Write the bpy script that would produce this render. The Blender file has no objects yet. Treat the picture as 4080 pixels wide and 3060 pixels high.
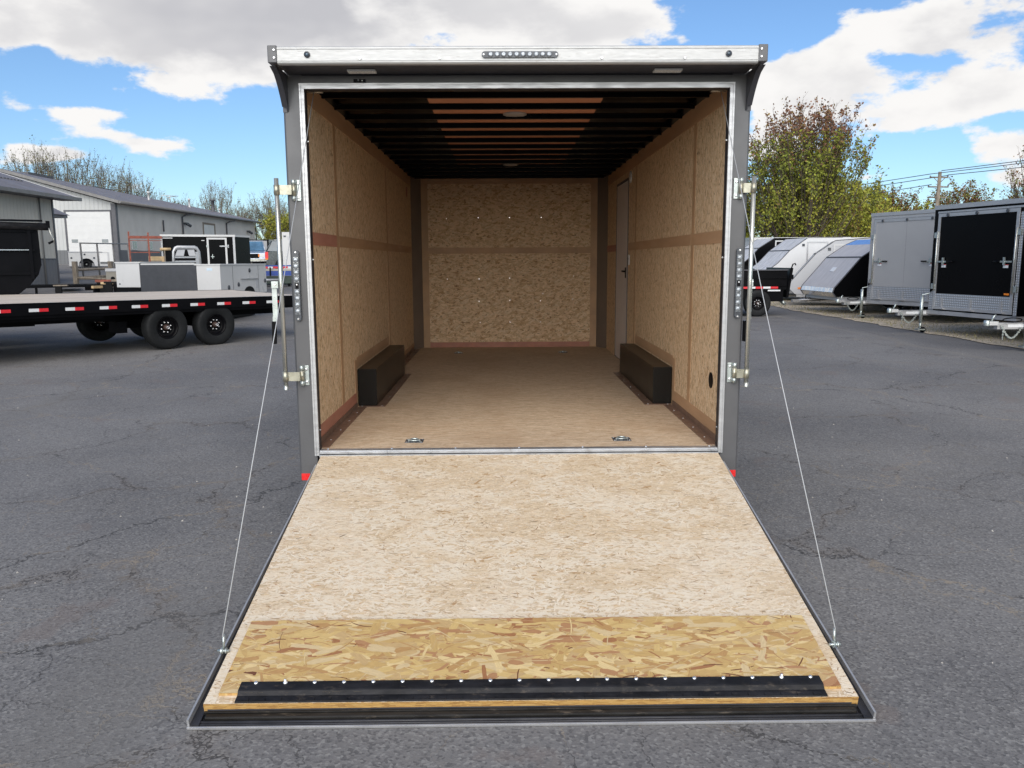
import bpy, bmesh, math, random
from mathutils import Matrix, Vector
from math import radians as R, sin, cos, pi

scene = bpy.context.scene
col = scene.collection
# ------------------------------------------------------------------ camera
CAM = Vector((-0.0902, -4.6286, 1.5386))
yaw, pit, rol = R(0.6231), R(-8.7311), R(-0.3101)
fw = Vector((sin(yaw)*cos(pit), cos(yaw)*cos(pit), sin(pit)))
rt = Vector((cos(yaw), -sin(yaw), 0)); up = rt.cross(fw)
rt2 = rt*cos(rol)+up*sin(rol); up2 = -rt*sin(rol)+up*cos(rol)
cd = bpy.data.cameras.new('camera'); cam = bpy.data.objects.new('camera', cd); col.objects.link(cam)
cam.matrix_world = Matrix(((rt2.x, up2.x, -fw.x, CAM.x), (rt2.y, up2.y, -fw.y, CAM.y), (rt2.z, up2.z, -fw.z, CAM.z), (0, 0, 0, 1)))
cd.sensor_width = 36; cd.lens = 36*3203.59/4080; cd.clip_start = .05; cd.clip_end = 4000
scene.camera = cam
scene.view_settings.view_transform = 'Standard'; scene.view_settings.look = 'None'
scene.view_settings.exposure = 0.76; scene.view_settings.gamma = 1
scene.cycles.max_bounces = 10; scene.cycles.diffuse_bounces = 6; scene.cycles.transparent_max_bounces = 8

# ------------------------------------------------------------------ sky and sun
SUN_EL, SUN_AZ = 32, 188       # azimuth clockwise from +Y: high, behind the camera
world = bpy.data.worlds.new('World'); scene.world = world; world.use_nodes = True
nt = world.node_tree; nt.nodes.clear()
class NB:
    """small node-tree helper"""
    def __init__(s, nt): s.nt = nt
    def n(s, t, **kw):
        x = s.nt.nodes.new(t)
        for k, v in kw.items(): setattr(x, k, v)
        return x
    def put(s, sock, v):
        if isinstance(v, bpy.types.NodeSocket): s.nt.links.new(v, sock)
        elif v is not None:
            if hasattr(sock, 'default_value') and sock.type == 'RGBA' and len(v) == 3: v = (*v, 1)
            sock.default_value = v
    def m(s, op, a, b=None, c=None, clamp=False):
        x = s.n('ShaderNodeMath', operation=op); x.use_clamp = clamp
        s.put(x.inputs[0], a)
        if b is not None: s.put(x.inputs[1], b)
        if c is not None: s.put(x.inputs[2], c)
        return x.outputs[0]
    def mr(s, v, a, b, c=0., d=1., smooth=True):
        x = s.n('ShaderNodeMapRange', interpolation_type='SMOOTHSTEP' if smooth else 'LINEAR')
        for i, q in enumerate((v, a, b, c, d)): s.put(x.inputs[i], q)
        return x.outputs[0]
    def mix(s, f, a, b, mode='MIX'):
        x = s.n('ShaderNodeMix', data_type='RGBA', blend_type=mode)
        s.put(x.inputs[0], f); s.put(x.inputs[6], a); s.put(x.inputs[7], b)
        return x.outputs[2]
    def noise(s, vec, scale, detail=4, rough=.5, dist=0, dim='3D', out=0):
        x = s.n('ShaderNodeTexNoise', noise_dimensions=dim)
        s.put(x.inputs['Vector'], vec); s.put(x.inputs['Scale'], scale); s.put(x.inputs['Detail'], detail)
        s.put(x.inputs['Roughness'], rough); s.put(x.inputs['Distortion'], dist)
        return x.outputs[out]
    def vor(s, vec, scale=1, feature='F1', dist='EUCLIDEAN', dim='2D', rnd=1, out='Distance'):
        x = s.n('ShaderNodeTexVoronoi', voronoi_dimensions=dim, feature=feature)
        if feature != 'DISTANCE_TO_EDGE': x.distance = dist
        s.put(x.inputs['Vector'], vec); s.put(x.inputs['Scale'], scale); s.put(x.inputs['Randomness'], rnd)
        return x if out is None else x.outputs[out]
    def ramp(s, f, stops, interp='LINEAR'):
        x = s.n('ShaderNodeValToRGB'); r = x.color_ramp; r.interpolation = interp
        while len(r.elements) < len(stops): r.elements.new(.5)
        for e, (p, c) in zip(r.elements, stops): e.position = p; e.color = (*c, 1) if len(c) == 3 else c
        s.put(x.inputs[0], f); return x.outputs[0]
    def sep(s, v):
        x = s.n('ShaderNodeSeparateXYZ'); s.put(x.inputs[0], v); return x.outputs
    def comb(s, a, b, c=0.):
        x = s.n('ShaderNodeCombineXYZ'); s.put(x.inputs[0], a); s.put(x.inputs[1], b); s.put(x.inputs[2], c); return x.outputs[0]
    def mapping(s, v, rot=(0, 0, 0), scale=(1, 1, 1), loc=(0, 0, 0)):
        x = s.n('ShaderNodeMapping'); s.put(x.inputs[0], v)
        x.inputs['Rotation'].default_value = rot; x.inputs['Scale'].default_value = scale; x.inputs['Location'].default_value = loc
        return x.outputs[0]
    def vm(s, op, a, b):
        x = s.n('ShaderNodeVectorMath', operation=op); s.put(x.inputs[0], a); s.put(x.inputs[1], b); return x.outputs[0]

B = NB(nt)
sky = B.n('ShaderNodeTexSky', sky_type='NISHITA'); sky.sun_disc = False
sky.sun_elevation = R(SUN_EL); sky.sun_rotation = R(SUN_AZ); sky.dust_density = .4; sky.ozone_density = 2.2; sky.air_density = 1.0
geo = B.n('ShaderNodeTexCoord').outputs['Generated']
dx, dy, dz = B.sep(geo)
az = B.m('MULTIPLY', B.m('ARCTAN2', dx, dy), 180/pi)
el = B.m('MULTIPLY', B.m('ARCSINE', dz), 180/pi)
# cloud banks: azimuth, elevation, half widths (degrees), weight
def px(dx_, dy_):       # direction of a cloud, as azimuth and elevation
    v = (fw+rt2*((dx_*1.8445-2040)/3203.6)-up2*((dy_*1.8445-1530)/3203.6)).normalized()
    return (math.degrees(math.atan2(v.x, v.y)), math.degrees(math.asin(v.z)))
blobs = []
for X_, Y_, ra, re, w in [(360, 60, 8.6, 3.4, .72), (250, 20, 6, 2.2, .3), (560, 60, 6, 3.3, .6), (30, 50, 3.0, 1.9, .62), (860, 20, 8, 3.0, .66), (1120, 30, 5, 2.2, .62), (1330, 45, 4.2, 1.5, .62), (1490, 80, 1.2, .5, .3),
        (25, 190, 2.0, .8, .48), (190, 238, 4.6, .55, .38), (210, 285, 3.0, .65, .56), (115, 326, 2.0, .5, .54), (330, 312, 2.2, .55, .36), (475, 315, 1.1, .35, .44), (290, 402, 1.6, .7, .5), (430, 430, 1.6, .5, .5), (30, 340, 2.2, .5, .34), (600, 330, 1.4, .4, .3), (590, 235, 2.0, .5, .3),
        (1790, 200, 5.0, 2.4, .54), (1690, 140, 2.6, 1.5, .56), (1950, 265, 2.6, 1.2, .42), (1680, 280, 2.4, 1.8, .5), (2000, 30, 6.0, 1.1, .52), (2120, 110, 4.2, 1.9, .50), (2180, 200, 3.0, 1.2, .55), (2160, 330, 2.4, 1.0, .58), (1890, 384, 1.5, .42, .6), (2190, 395, 1.2, .6, .5), (2100, 215, 2.0, .8, .4), (1940, 110, 2.0, .6, .3),
        (1590, 40, 2.6, 1.5, -.45), (1720, 60, 2.2, .7, -.3), (1890, 130, 1.8, .6, -.3), (2030, 300, 2.0, 1.2, -.35), (1950, 345, 4, .8, -.25), (450, 260, 3.6, 1.2, -.4), (95, 110, 1.3, 1.6, -.5), (70, 160, 1.8, .7, -.35), (800, 40, 1.6, .6, -.3)]:
    blobs.append((*px(X_, Y_), ra, re, w))
blobs += [(75, 25, 40, 18, .9), (-70, 30, 22, 12, .4), (180, 40, 70, 22, .6), (0, 34, 30, 8, .4)]  # added out-of-view banks; right and rear ones strengthened to throw white fill light
bias = None
wv = B.noise(B.vm('MULTIPLY', geo, (1, 1, 1.6)), 7, 3, .6, out=1)
wz = B.sep(wv)
azw = B.m('ADD', az, B.m('MULTIPLY', B.m('SUBTRACT', wz[0], .5), 4.5))
elw = B.m('ADD', el, B.m('MULTIPLY', B.m('SUBTRACT', wz[1], .5), 1.8))
def gauss_sum(azs, els):
    tot = None
    for a, e, ra, re, w in blobs:
        u = B.m('MULTIPLY', B.m('SUBTRACT', azs, a), 1/ra); v = B.m('MULTIPLY', B.m('SUBTRACT', els, e), 1/re)
        g = B.m('EXPONENT', B.m('MULTIPLY', B.m('MULTIPLY_ADD', u, u, B.m('MULTIPLY', v, v)), -.9))
        tot = B.m('MULTIPLY', g, w) if tot is None else B.m('MULTIPLY_ADD', g, w, tot)
    return tot
gs = gauss_sum(azw, elw)
cv = B.vm('MULTIPLY', geo, (1, 1, 2.0))
n1 = B.noise(cv, 9, 9, .58)
n1b = B.noise(B.vm('ADD', cv, (0, .0, .07)), 9, 5, .55)      # the same field a little higher up: lit tops, grey bellies
dens = B.m('ADD', gs, B.m('MULTIPLY', B.m('SUBTRACT', n1, .5), 2.1))
densb = B.m('ADD', gs, B.m('MULTIPLY', B.m('SUBTRACT', n1b, .5), 2.1))
mask = B.mr(dens, .32, .52)
thick = B.mr(densb, .40, 1.05)
big = B.noise(cv, 3.5, 4, .6)
greyf = B.m('MULTIPLY', B.m('MULTIPLY', thick, B.mr(big, .3, .75, .55, 1.15)), B.mr(az, -13, 2, 1.0, .58))
ccol = B.mix(B.m('MINIMUM', greyf, 1.), (1.0, .985, .97), (.58, .58, .615))
skyb = B.n('ShaderNodeBackground'); B.put(skyb.inputs[0], B.mix(1, sky.outputs[0], (.74, .90, 1.07), 'MULTIPLY')); skyb.inputs[1].default_value = .080
clb = B.n('ShaderNodeBackground'); B.put(clb.inputs[0], ccol); clb.inputs[1].default_value = .57
ms = B.n('ShaderNodeMixShader'); B.put(ms.inputs[0], mask); nt.links.new(skyb.outputs[0], ms.inputs[1]); nt.links.new(clb.outputs[0], ms.inputs[2])
wo = B.n('ShaderNodeOutputWorld'); nt.links.new(ms.outputs[0], wo.inputs[0])
world.cycles.sampling_method = 'MANUAL'; world.cycles.sample_map_resolution = 512
sl = bpy.data.lights.new('sun', 'SUN'); sl.energy = 2.6; sl.angle = R(75); sl.color = (1, .93, .83)
so = bpy.data.objects.new('sun', sl); col.objects.link(so)
sd = Vector((sin(R(SUN_AZ))*cos(R(SUN_EL)), cos(R(SUN_AZ))*cos(R(SUN_EL)), sin(R(SUN_EL))))
so.rotation_euler = sd.to_track_quat('Z', 'Y').to_euler(); so.location = sd*60

# ------------------------------------------------------------------ helpers
def ident(o, label=None, cat=None, group=None, kind=None):
    if label: o['label'] = label
    if cat: o['category'] = cat
    if group: o['group'] = group
    if kind: o['kind'] = kind
    return o
def thing(name, label, cat, loc=(0, 0, 0), rz=0, group=None, kind=None):
    o = bpy.data.objects.new(name, None); o.empty_display_size = .2; col.objects.link(o)
    o.location = loc; o.rotation_euler = (0, 0, rz)
    return ident(o, label, cat, group, kind)
def copy_tree(o, parent=None, **kw):
    c = o.copy(); col.objects.link(c); c.parent = parent
    for k, v in kw.items(): c[k] = v
    for ch in list(o.children): copy_tree(ch, c)
    return c
class MB:
    def __init__(s, xf=None): s.bm = bmesh.new(); s.xf = xf; s.mi = 0
    def v(s, p):
        p = Vector(p); return s.bm.verts.new(s.xf @ p if s.xf else p)
    def f(s, vs, sm=False):
        try:
            x = s.bm.faces.new(vs); x.material_index = s.mi; x.smooth = sm; return x
        except ValueError: return None
    def face(s, pts): s.f([s.v(p) for p in pts]); return s
    def box(s, x0, x1, y0, y1, z0, z1, bev=0):
        x0, x1 = sorted((x0, x1)); y0, y1 = sorted((y0, y1)); z0, z1 = sorted((z0, z1))
        c = [(x, y, z) for x in (x0, x1) for y in (y0, y1) for z in (z0, z1)]
        if bev:
            t = bmesh.new(); vs = [t.verts.new(p) for p in c]
            for q in ((0, 1, 3, 2), (4, 6, 7, 5), (0, 4, 5, 1), (2, 3, 7, 6), (0, 2, 6, 4), (1, 5, 7, 3)): t.faces.new([vs[i] for i in q])
            bmesh.ops.bevel(t, geom=t.edges[:], offset=bev, segments=2, affect='EDGES', profile=.5)
            mp = {v: s.v(v.co) for v in t.verts}
            for fc in t.faces: s.f([mp[v] for v in fc.verts])
            t.free(); return s
        vs = [s.v(p) for p in c]
        for q in ((0, 1, 3, 2), (4, 6, 7, 5), (0, 4, 5, 1), (2, 3, 7, 6), (0, 2, 6, 4), (1, 5, 7, 3)): s.f([vs[i] for i in q])
        return s
    def prism(s, pts, ax, a, b, sm=False):
        """extrude a 2D outline along axis ax from a to b"""
        def P(p, t): return {'x': (t, p[0], p[1]), 'y': (p[0], t, p[1]), 'z': (p[0], p[1], t)}[ax]
        A = [s.v(P(p, a)) for p in pts]; Bv = [s.v(P(p, b)) for p in pts]; n = len(pts)
        for i in range(n): s.f([A[i], A[(i+1) % n], Bv[(i+1) % n], Bv[i]], sm)
        s.f(A[::-1]); s.f(Bv); return s
    def tube(s, pts, r, seg=8, cap=True, r1=None, sm=True):
        pts = [Vector(p) for p in pts]; rings = []; n = len(pts); prev = None
        for i, p in enumerate(pts):
            d = (pts[min(i+1, n-1)]-pts[max(i-1, 0)]).normalized()
            if d.length < .5: d = Vector((0, 0, 1))
            a = prev if prev is not None else (Vector((0, 0, 1)) if abs(d.z) < .9 else Vector((1, 0, 0)))
            u = d.cross(a)
            if u.length < 1e-4: u = d.cross(Vector((1, 0, 0)))
            u.normalize(); w = u.cross(d); prev = w
            rr = r if r1 is None else r+(r1-r)*i/(n-1)
            rings.append([s.v(p+(u*cos(2*pi*k/seg)+w*sin(2*pi*k/seg))*rr) for k in range(seg)])
        for a, b in zip(rings, rings[1:]):
            for k in range(seg): s.f([a[k], a[(k+1) % seg], b[(k+1) % seg], b[k]], sm)
        if cap: s.f(rings[0][::-1]); s.f(rings[-1])
        return s
    def lathe(s, prof, c, ax='z', seg=20, sm=True):
        """prof: (radius, height) list, spun about axis ax through c"""
        c = Vector(c); U = {'x': (Vector((0, 1, 0)), Vector((0, 0, 1)), Vector((1, 0, 0))), 'y': (Vector((1, 0, 0)), Vector((0, 0, 1)), Vector((0, 1, 0))), 'z': (Vector((1, 0, 0)), Vector((0, 1, 0)), Vector((0, 0, 1)))}[ax]
        rings = []
        for r, h in prof:
            if r < 1e-6: rings.append([s.v(c+U[2]*h)]); continue
            rings.append([s.v(c+U[2]*h+(U[0]*cos(2*pi*k/seg)+U[1]*sin(2*pi*k/seg))*r) for k in range(seg)])
        for a, b in zip(rings, rings[1:]):
            for k in range(seg):
                k2 = (k+1) % seg
                if len(a) == 1 and len(b) == 1: continue
                if len(a) == 1: s.f([a[0], b[k2], b[k]], sm)
                elif len(b) == 1: s.f([a[k], a[k2], b[0]], sm)
                else: s.f([a[k], a[k2], b[k2], b[k]], sm)
        return s
    def disc(s, c, ax, r, h, seg=12): return s.lathe([(0, 0), (r, 0), (r, h*.6), (r*.75, h), (0, h)], c, ax, seg, False)
    def build(s, name, mat, parent=None, label=None, norm=True):
        me = bpy.data.meshes.new(name)
        if norm: bmesh.ops.recalc_face_normals(s.bm, faces=s.bm.faces[:])
        s.bm.to_mesh(me); s.bm.free()
        for m_ in (mat if isinstance(mat, (list, tuple)) else [mat]): me.materials.append(m_)
        o = bpy.data.objects.new(name, me); col.objects.link(o); o.parent = parent
        if label: o['label'] = label
        return o
def part(name, mat, parent, *boxes, bev=0):
    b = MB()
    for q in boxes: b.box(*q, bev=bev)
    return b.build(name, mat, parent)

# ------------------------------------------------------------------ materials
def newmat(name):
    m = bpy.data.materials.new(name); m.use_nodes = True; t = m.node_tree; t.nodes.clear()
    b = NB(t); o = b.n('ShaderNodeOutputMaterial'); p = b.n('ShaderNodeBsdfPrincipled'); t.links.new(p.outputs[0], o.inputs[0])
    return m, b, p
def bump(b, p, h, strength=.3, dist=.01):
    x = b.n('ShaderNodeBump'); x.inputs['Strength'].default_value = strength; x.inputs['Distance'].default_value = dist
    b.put(x.inputs['Height'], h); b.nt.links.new(x.outputs[0], p.inputs['Normal'])
def simple(name, c, rough=.5, metal=0, var=.12, sc=6, dirt=0, bmp=0, stretch=(1, 1, 1), spec=.5, coat=0, rv=1.):
    m, b, p = newmat(name)
    co = b.mapping(b.n('ShaderNodeTexCoord').outputs['Object'], scale=stretch)
    n = b.noise(co, sc, 6, .6)
    lo = tuple(x*(1-var) for x in c); hi = tuple(min(1, x*(1+var)) for x in c)
    cc = b.mix(b.mr(n, .3, .7), lo, hi)
    if dirt:
        d = b.m('MULTIPLY', b.mr(b.noise(co, sc*1.7, 8, .7), .55, .72), dirt)
        cc = b.mix(d, cc, (.16, .13, .10))
    b.put(p.inputs['Base Color'], cc)
    b.put(p.inputs['Roughness'], b.mr(b.noise(co, sc*2.3, 4), .3, .7, max(.05, rough-.08*rv), min(1, rough+.1*rv)))
    p.inputs['Metallic'].default_value = metal; p.inputs['Specular IOR Level'].default_value = spec
    p.inputs['Coat Weight'].default_value = coat; p.inputs['Coat Roughness'].default_value = .15
    if bmp: bump(b, p, b.noise(co, sc*12, 4), bmp, .004)
    return m
M = {}
M['hub'] = simple('dull_brown_hub', (.05, .028, .022), .6, 0, .2, 9)
M['corner'] = simple('brown_grey_corner_panel', (.17, .135, .11), .5, 0, .05, 2)
M['post'] = simple('charcoal_paint', (.086, .085, .088), .42, 0, .06, 3, coat=.15)
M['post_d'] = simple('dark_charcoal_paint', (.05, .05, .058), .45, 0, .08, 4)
M['alu'] = simple('aluminium', (.45, .45, .455), .38, .55, .07, 5, dirt=.10, stretch=(1, 1, 6))
M['beam'] = simple('scuffed_aluminium', (.47, .47, .46), .42, .2, .06, 5, dirt=.35, stretch=(2, 2, 14))
M['alu_sill'] = simple('worn_sill_aluminium', (.46, .47, .49), .35, .7, .1, 8, dirt=.35)
M['zinc'] = simple('zinc_plated_steel', (.46, .50, .48), .32, .75, .15, 14)
M['zincy'] = simple('yellowed_zinc', (.38, .365, .29), .34, .7, .15, 14)
M['steel'] = simple('galvanised_tube', (.50, .50, .46), .27, .75, .06, 2)
M['blk'] = simple('black_paint', (.004, .004, .005), .34, 0, .2, 3, spec=.09, rv=.2)
M['blk_worn'] = simple('scuffed_black_steel', (.014, .014, .016), .5, 0, .4, 9, dirt=.35, stretch=(1, 2, 2), spec=.2)
M['blk_int'] = simple('black_liner', (.003, .003, .0035), .28, 0, .1, 1, spec=.08, rv=.1)
M['wheelbox'] = simple('black_wheel_box_steel', (.008, .007, .006), .30, .0, .05, 2, spec=.22, rv=.1)
M['rubber'] = simple('tyre_rubber', (.010, .011, .012), .7, 0, .15, 10, bmp=.3, spec=.25)
M['rubber_seal'] = simple('black_rubber_seal', (.02, .02, .024), .55, 0, .3, 12)
M['luan'] = simple('reddish_luan_strip', (.46, .28, .155), .6, 0, .12, 5, stretch=(1, .15, 1))
M['luan_tan'] = simple('tan_luan_strip', (.44, .27, .145), .6, 0, .10, 5, stretch=(1, .15, 1))
M['luan_red'] = simple('red_brown_luan_strip', (.42, .18, .12), .6, 0, .12, 7, stretch=(1, .2, 1))
M['liner'] = simple('terracotta_ceiling_liner', (.56, .25, .14), .6, 0, .06, 3)
M['flange'] = simple('brown_floor_angle', (.20, .125, .09), .4, .2, .1, 4)
M['door_in'] = simple('grey_inner_door', (.66, .60, .57), .5, 0, .04, 2)
M['white'] = simple('white_paint', (.53, .53, .525), .35, 0, .03, 2, coat=.2)
M['white_s'] = simple('uncoated_white_paint', (.54, .54, .53), .4, 0, .04, 2)  # nearly the same white, slightly rougher and without the clear coat
M['red'] = simple('red_reflector', (.75, .02, .02), .25, 0, .05, 30, coat=.5)
M['redtape'] = simple('red_tape', (.62, .02, .03), .4, 0, .05, 30)
M['whtape'] = simple('white_tape', (.66, .67, .68), .4, 0, .05, 30)
M['orange'] = simple('amber_lens', (.80, .22, .02), .3, 0, .05, 30)
M['chrome'] = simple('bright_screw', (.85, .85, .86), .2, .8, .03, 30)
M['cable'] = simple('galvanised_wire_rope', (.42, .43, .44), .5, .2, .05, 3)
M['lens'] = simple('clear_lamp_lens', (.25, .27, .29), .12, .35, .35, 90, coat=.8)
M['lens_w'] = simple('white_led_panel', (.70, .71, .68), .3, 0, .08, 60)
M['dome'] = simple('dull_dome_lamp', (.34, .32, .30), .4, 0, .05, 9)
M['bezel'] = simple('lamp_bezel', (.05, .055, .065), .3, 0, .2, 20)
M['nosew'] = simple('pale_trailer_skin', (.58, .585, .59), .35, 0, .02, 1.5, rv=.1)
M['noseg'] = simple('light_grey_trailer_skin', (.44, .445, .46), .35, 0, .02, 1.5, rv=.1)
M['silver'] = simple('brushed_silver_hood', (.47, .44, .425), .36, .1, .10, 3, stretch=(.4, 3, 1), rv=.2)
M['silver_b'] = simple('polished_silver', (.72, .72, .72), .2, .85, .08, 3)
M['dirtyhood'] = simple('streaked_silver_hood', (.60, .585, .57), .4, .1, .25, 4, dirt=.55, stretch=(.5, 3, 1))
M['blue'] = simple('blue_paint', (.02, .06, .30), .35, 0, .1, 3, coat=.4)
M['bluecap'] = simple('sky_blue_cap', (.12, .28, .62), .35, 0, .05, 3)
M['greyskin'] = simple('grey_trailer_skin', (.31, .31, .315), .36, .0, .03, 1.5, rv=.1)
M['wood_old'] = simple('weathered_wood', (.20, .17, .135), .85, 0, .3, 12, bmp=.4, stretch=(1, 1, .2))
M['wood_new'] = simple('new_lumber', (.50, .36, .20), .7, 0, .2, 8)
M['rust'] = simple('rust_red_steel', (.20, .055, .035), .7, 0, .3, 9)
M['tan'] = simple('tan_grey_enamel', (.23, .215, .185), .5, 0, .08, 5)
M['pale'] = simple('pale_blue_sheet', (.50, .60, .68), .5, 0, .08, 4)
M['glass'] = simple('dark_glass', (.05, .08, .11), .08, 0, .2, 2, coat=.8)
M['glassb'] = simple('sky_glass', (.10, .20, .30), .08, .3, .3, 2, coat=.8)
M['concrete'] = simple('pale_concrete', (.42, .40, .35), .85, 0, .12, 2)
M['yellow'] = simple('yellow_paint', (.68, .48, .05), .5, 0, .1, 9)
M['bark'] = simple('bark', (.085, .066, .052), .9, 0, .3, 8)
M['barkg'] = simple('pale_bark', (.16, .14, .12), .9, 0, .3, 8)
M['carcol'] = simple('silver_blue_car', (.34, .38, .46), .25, .4, .1, 3, coat=.8)
M['cardark'] = simple('dark_grey_car', (.075, .085, .09), .25, .3, .1, 3, coat=.7)
M['green_d'] = simple('dark_green_steel', (.03, .045, .035), .5, 0, .2, 3)
M['roof'] = simple('brown_grey_roof', (.165, .150, .155), .5, .1, .06, .6)
M['trimd'] = simple('dark_grey_trim', (.075, .075, .085), .5, 0, .1, 3)
M['gutter'] = simple('grey_gutter', (.17, .165, .16), .5, 0, .1, 3)

def ribbed(name, c, period=.23, axis=0, rough=.68):
    """ribbed steel cladding: narrow raised ribs across the run of the wall"""
    m, b, p = newmat(name)
    co = b.n('ShaderNodeTexCoord').outputs['Object']; x = b.sep(co)[axis]
    t = b.m('FRACT', b.m('MULTIPLY', x, 1/period))
    rib = b.m('SUBTRACT', b.mr(t, .0, .08), b.mr(t, .16, .24))
    cc = b.mix(b.mr(b.noise(co, .8, 5), .3, .7), tuple(v*.94 for v in c), tuple(min(1, v*1.05) for v in c))
    st = b.mix(b.m('MULTIPLY', rib, .16), cc, tuple(v*.6 for v in c))
    b.put(p.inputs['Base Color'], st); p.inputs['Roughness'].default_value = rough
    bump(b, p, rib, .6, .03); return m
M['clad'] = ribbed('grey_ribbed_cladding', (.40, .40, .38))
M['clad_s'] = ribbed('grey_side_cladding', (.285, .29, .285), .23, 0)
M['wains'] = ribbed('dark_ribbed_wainscot', (.115, .12, .13))

def osb(name, axes, layers, base, tones, grain=(2, 40), gstr=.12, fleck=None, rough=.72, bstr=.15, blotch=None):
    """oriented strand board: overlapping layers of strands, each with its own angle, length and tone"""
    m, b, p = newmat(name)
    s3 = b.sep(b.n('ShaderNodeTexCoord').outputs['Object']); idx = 'xyz'
    uv0 = b.comb(s3[idx.index(axes[0])], s3[idx.index(axes[1])])
    wob = b.noise(uv0, 9, 2, .5, dim='2D', out=1)
    uv = b.vm('ADD', uv0, b.vm('MULTIPLY', b.vm('SUBTRACT', wob, (.5, .5, .5)), (.012, .012, 0)))
    colr = b.mix(b.mr(b.noise(uv, 3.2, 4, .6, dim='2D'), .3, .7), tones[0], base)
    hgt = b.m('MULTIPLY', b.noise(b.mapping(uv, scale=(8, 60, 1)), 1, 3, .6, dim='2D'), .3)
    for k, (ang, ln, wd, th) in enumerate(layers):
        q = b.mapping(b.mapping(uv, rot=(0, 0, R(ang)), loc=(k*3.7, k*1.9, 0)), scale=(1/ln, 1/wd, 1))
        vn = b.vor(q, 1, 'F1', 'CHEBYCHEV', out=None)
        cr = b.sep(vn.outputs['Color'])
        cover = b.m('MULTIPLY', b.m('GREATER_THAN', cr[1], th), b.m('LESS_THAN', vn.outputs['Distance'], b.m('MULTIPLY_ADD', cr[2], .3, .28)))
        st = [(i/(len(tones)), t) for i, t in enumerate(tones)]
        tone = b.ramp(cr[0], st, 'CONSTANT')
        g = b.noise(b.mapping(q, scale=(.6, 5, 1)), 1.4, 4, .7, dim='2D')
        tone = b.mix(b.mr(g, .3, .75, 0, .28), tone, tuple(v*.55 for v in base))
        edge = b.m('MULTIPLY', cover, b.mr(vn.outputs['Distance'], .27, .34, 0, .18))
        colr = b.mix(cover, colr, tone)
        colr = b.mix(edge, colr, tuple(v*.45 for v in base))
        hgt = b.m('MULTIPLY_ADD', b.m('MULTIPLY', cover, cr[1]), .5, hgt)
    gr = b.noise(b.mapping(uv0, scale=(grain[0], grain[1], 1)), 1, 5, .65, dim='2D')
    colr = b.mix(b.mr(gr, .35, .7, 0, gstr*2), colr, tuple(v*.5 for v in base))
    if fleck:
        for (fl, fwid, amt, fc, seed) in fleck:
            fq = b.mapping(uv, scale=(1/fl, 1/fwid, 1), loc=(seed, seed*.7, 0), rot=(0, 0, R(seed*7 % 19-9)))
            fn = b.noise(fq, 1, 3, .6, dim='2D', dist=.5)
            colr = b.mix(b.m('MULTIPLY', b.mr(fn, amt, amt+.05), .8), colr, fc)
    if blotch:
        bn = b.noise(uv0, blotch[0], 4, .55, dim='2D')
        colr = b.mix(b.mr(bn, .45, .75, 0, blotch[2]), colr, blotch[1])
    b.put(p.inputs['Base Color'], colr); p.inputs['Roughness'].default_value = rough
    p.inputs['Specular IOR Level'].default_value = .25
    bump(b, p, hgt, bstr, .003); return m
PALE = (.60, .48, .34)
M['osb_ramp'] = osb('pale_osb_ramp', 'xy', [(0, .07, .016, .35), (14, .06, .012, .45), (-18, .08, .014, .5), (3, .10, .02, .55), (62, .05, .010, .80), (-8, .045, .009, .5)],
                    PALE, [(.64, .52, .38), (.54, .42, .28), (.71, .60, .46), (.50, .385, .25), (.62, .47, .30)], (16, 60), .09,
                    [(.030, .012, .62, (.44, .30, .17), 3.1), (.040, .009, .655, (.36, .19, .09), 8.3), (.020, .008, .69, (.16, .105, .065), 5.7), (.035, .014, .61, (.76, .66, .53), 4.9), (.016, .014, .67, (.36, .23, .13), 1.3)], .75, .12, (1.6, (.68, .60, .50), .28))
M['osb_gold'] = osb('golden_osb', 'xy', [(10, .16, .05, .2), (-30, .15, .045, .35)], (.58, .36, .13), [(.60, .39, .15), (.54, .31, .12), (.64, .45, .20)], (6, 60), .12, None, .5, .2)
M['osb_edge'] = osb('osb_cut_edge', 'xz', [(0, .06, .004, .3), (2, .04, .003, .4)], (.50, .29, .09), [(.52, .31, .10), (.40, .22, .07), (.30, .15, .05), (.58, .38, .15)], (10, 400), .2, None, .8, .2)
WALLB = (.72, .52, .325)
WT = [(.78, .575, .36), (.67, .475, .285), (.82, .64, .43), (.61, .415, .24)]
WF = [(.05, .020, .60, (.40, .25, .12), 2.3), (.038, .017, .625, (.12, .065, .035), 6.1), (.05, .018, .65, (.84, .68, .47), 9.4)]
M['osb_side'] = osb('side_wall_osb', 'zy', [(0, .05, .014, .4), (20, .04, .012, .5), (-24, .05, .012, .5)], WALLB, WT, (8, 70), .10, WF, .7, .1)
M['osb_back'] = osb('front_wall_osb', 'xz', [(0, .09, .03, .4), (28, .08, .026, .5), (-34, .09, .026, .5)], (.72, .50, .31), [(.77, .55, .345), (.68, .465, .28), (.82, .62, .41), (.62, .41, .23)], (8, 70), .10,
                    [(.065, .030, .585, (.40, .23, .10), 2.3), (.045, .022, .63, (.17, .085, .035), 6.1), (.06, .030, .62, (.84, .63, .40), 9.4)], .7, .1)
M['osb_floor'] = osb('floor_osb', 'xy', [(0, .07, .012, .4), (6, .06, .010, .5), (-7, .05, .01, .5)], (.62, .475, .33), [(.66, .52, .37), (.57, .43, .29), (.72, .58, .43), (.51, .37, .24)], (4, 70), .24,
                     [(.07, .010, .60, (.34, .22, .13), 3.3), (.02, .008, .71, (.09, .055, .035), 7.7)], .62, .08, (1.2, (.38, .25, .15), .35))

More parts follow.
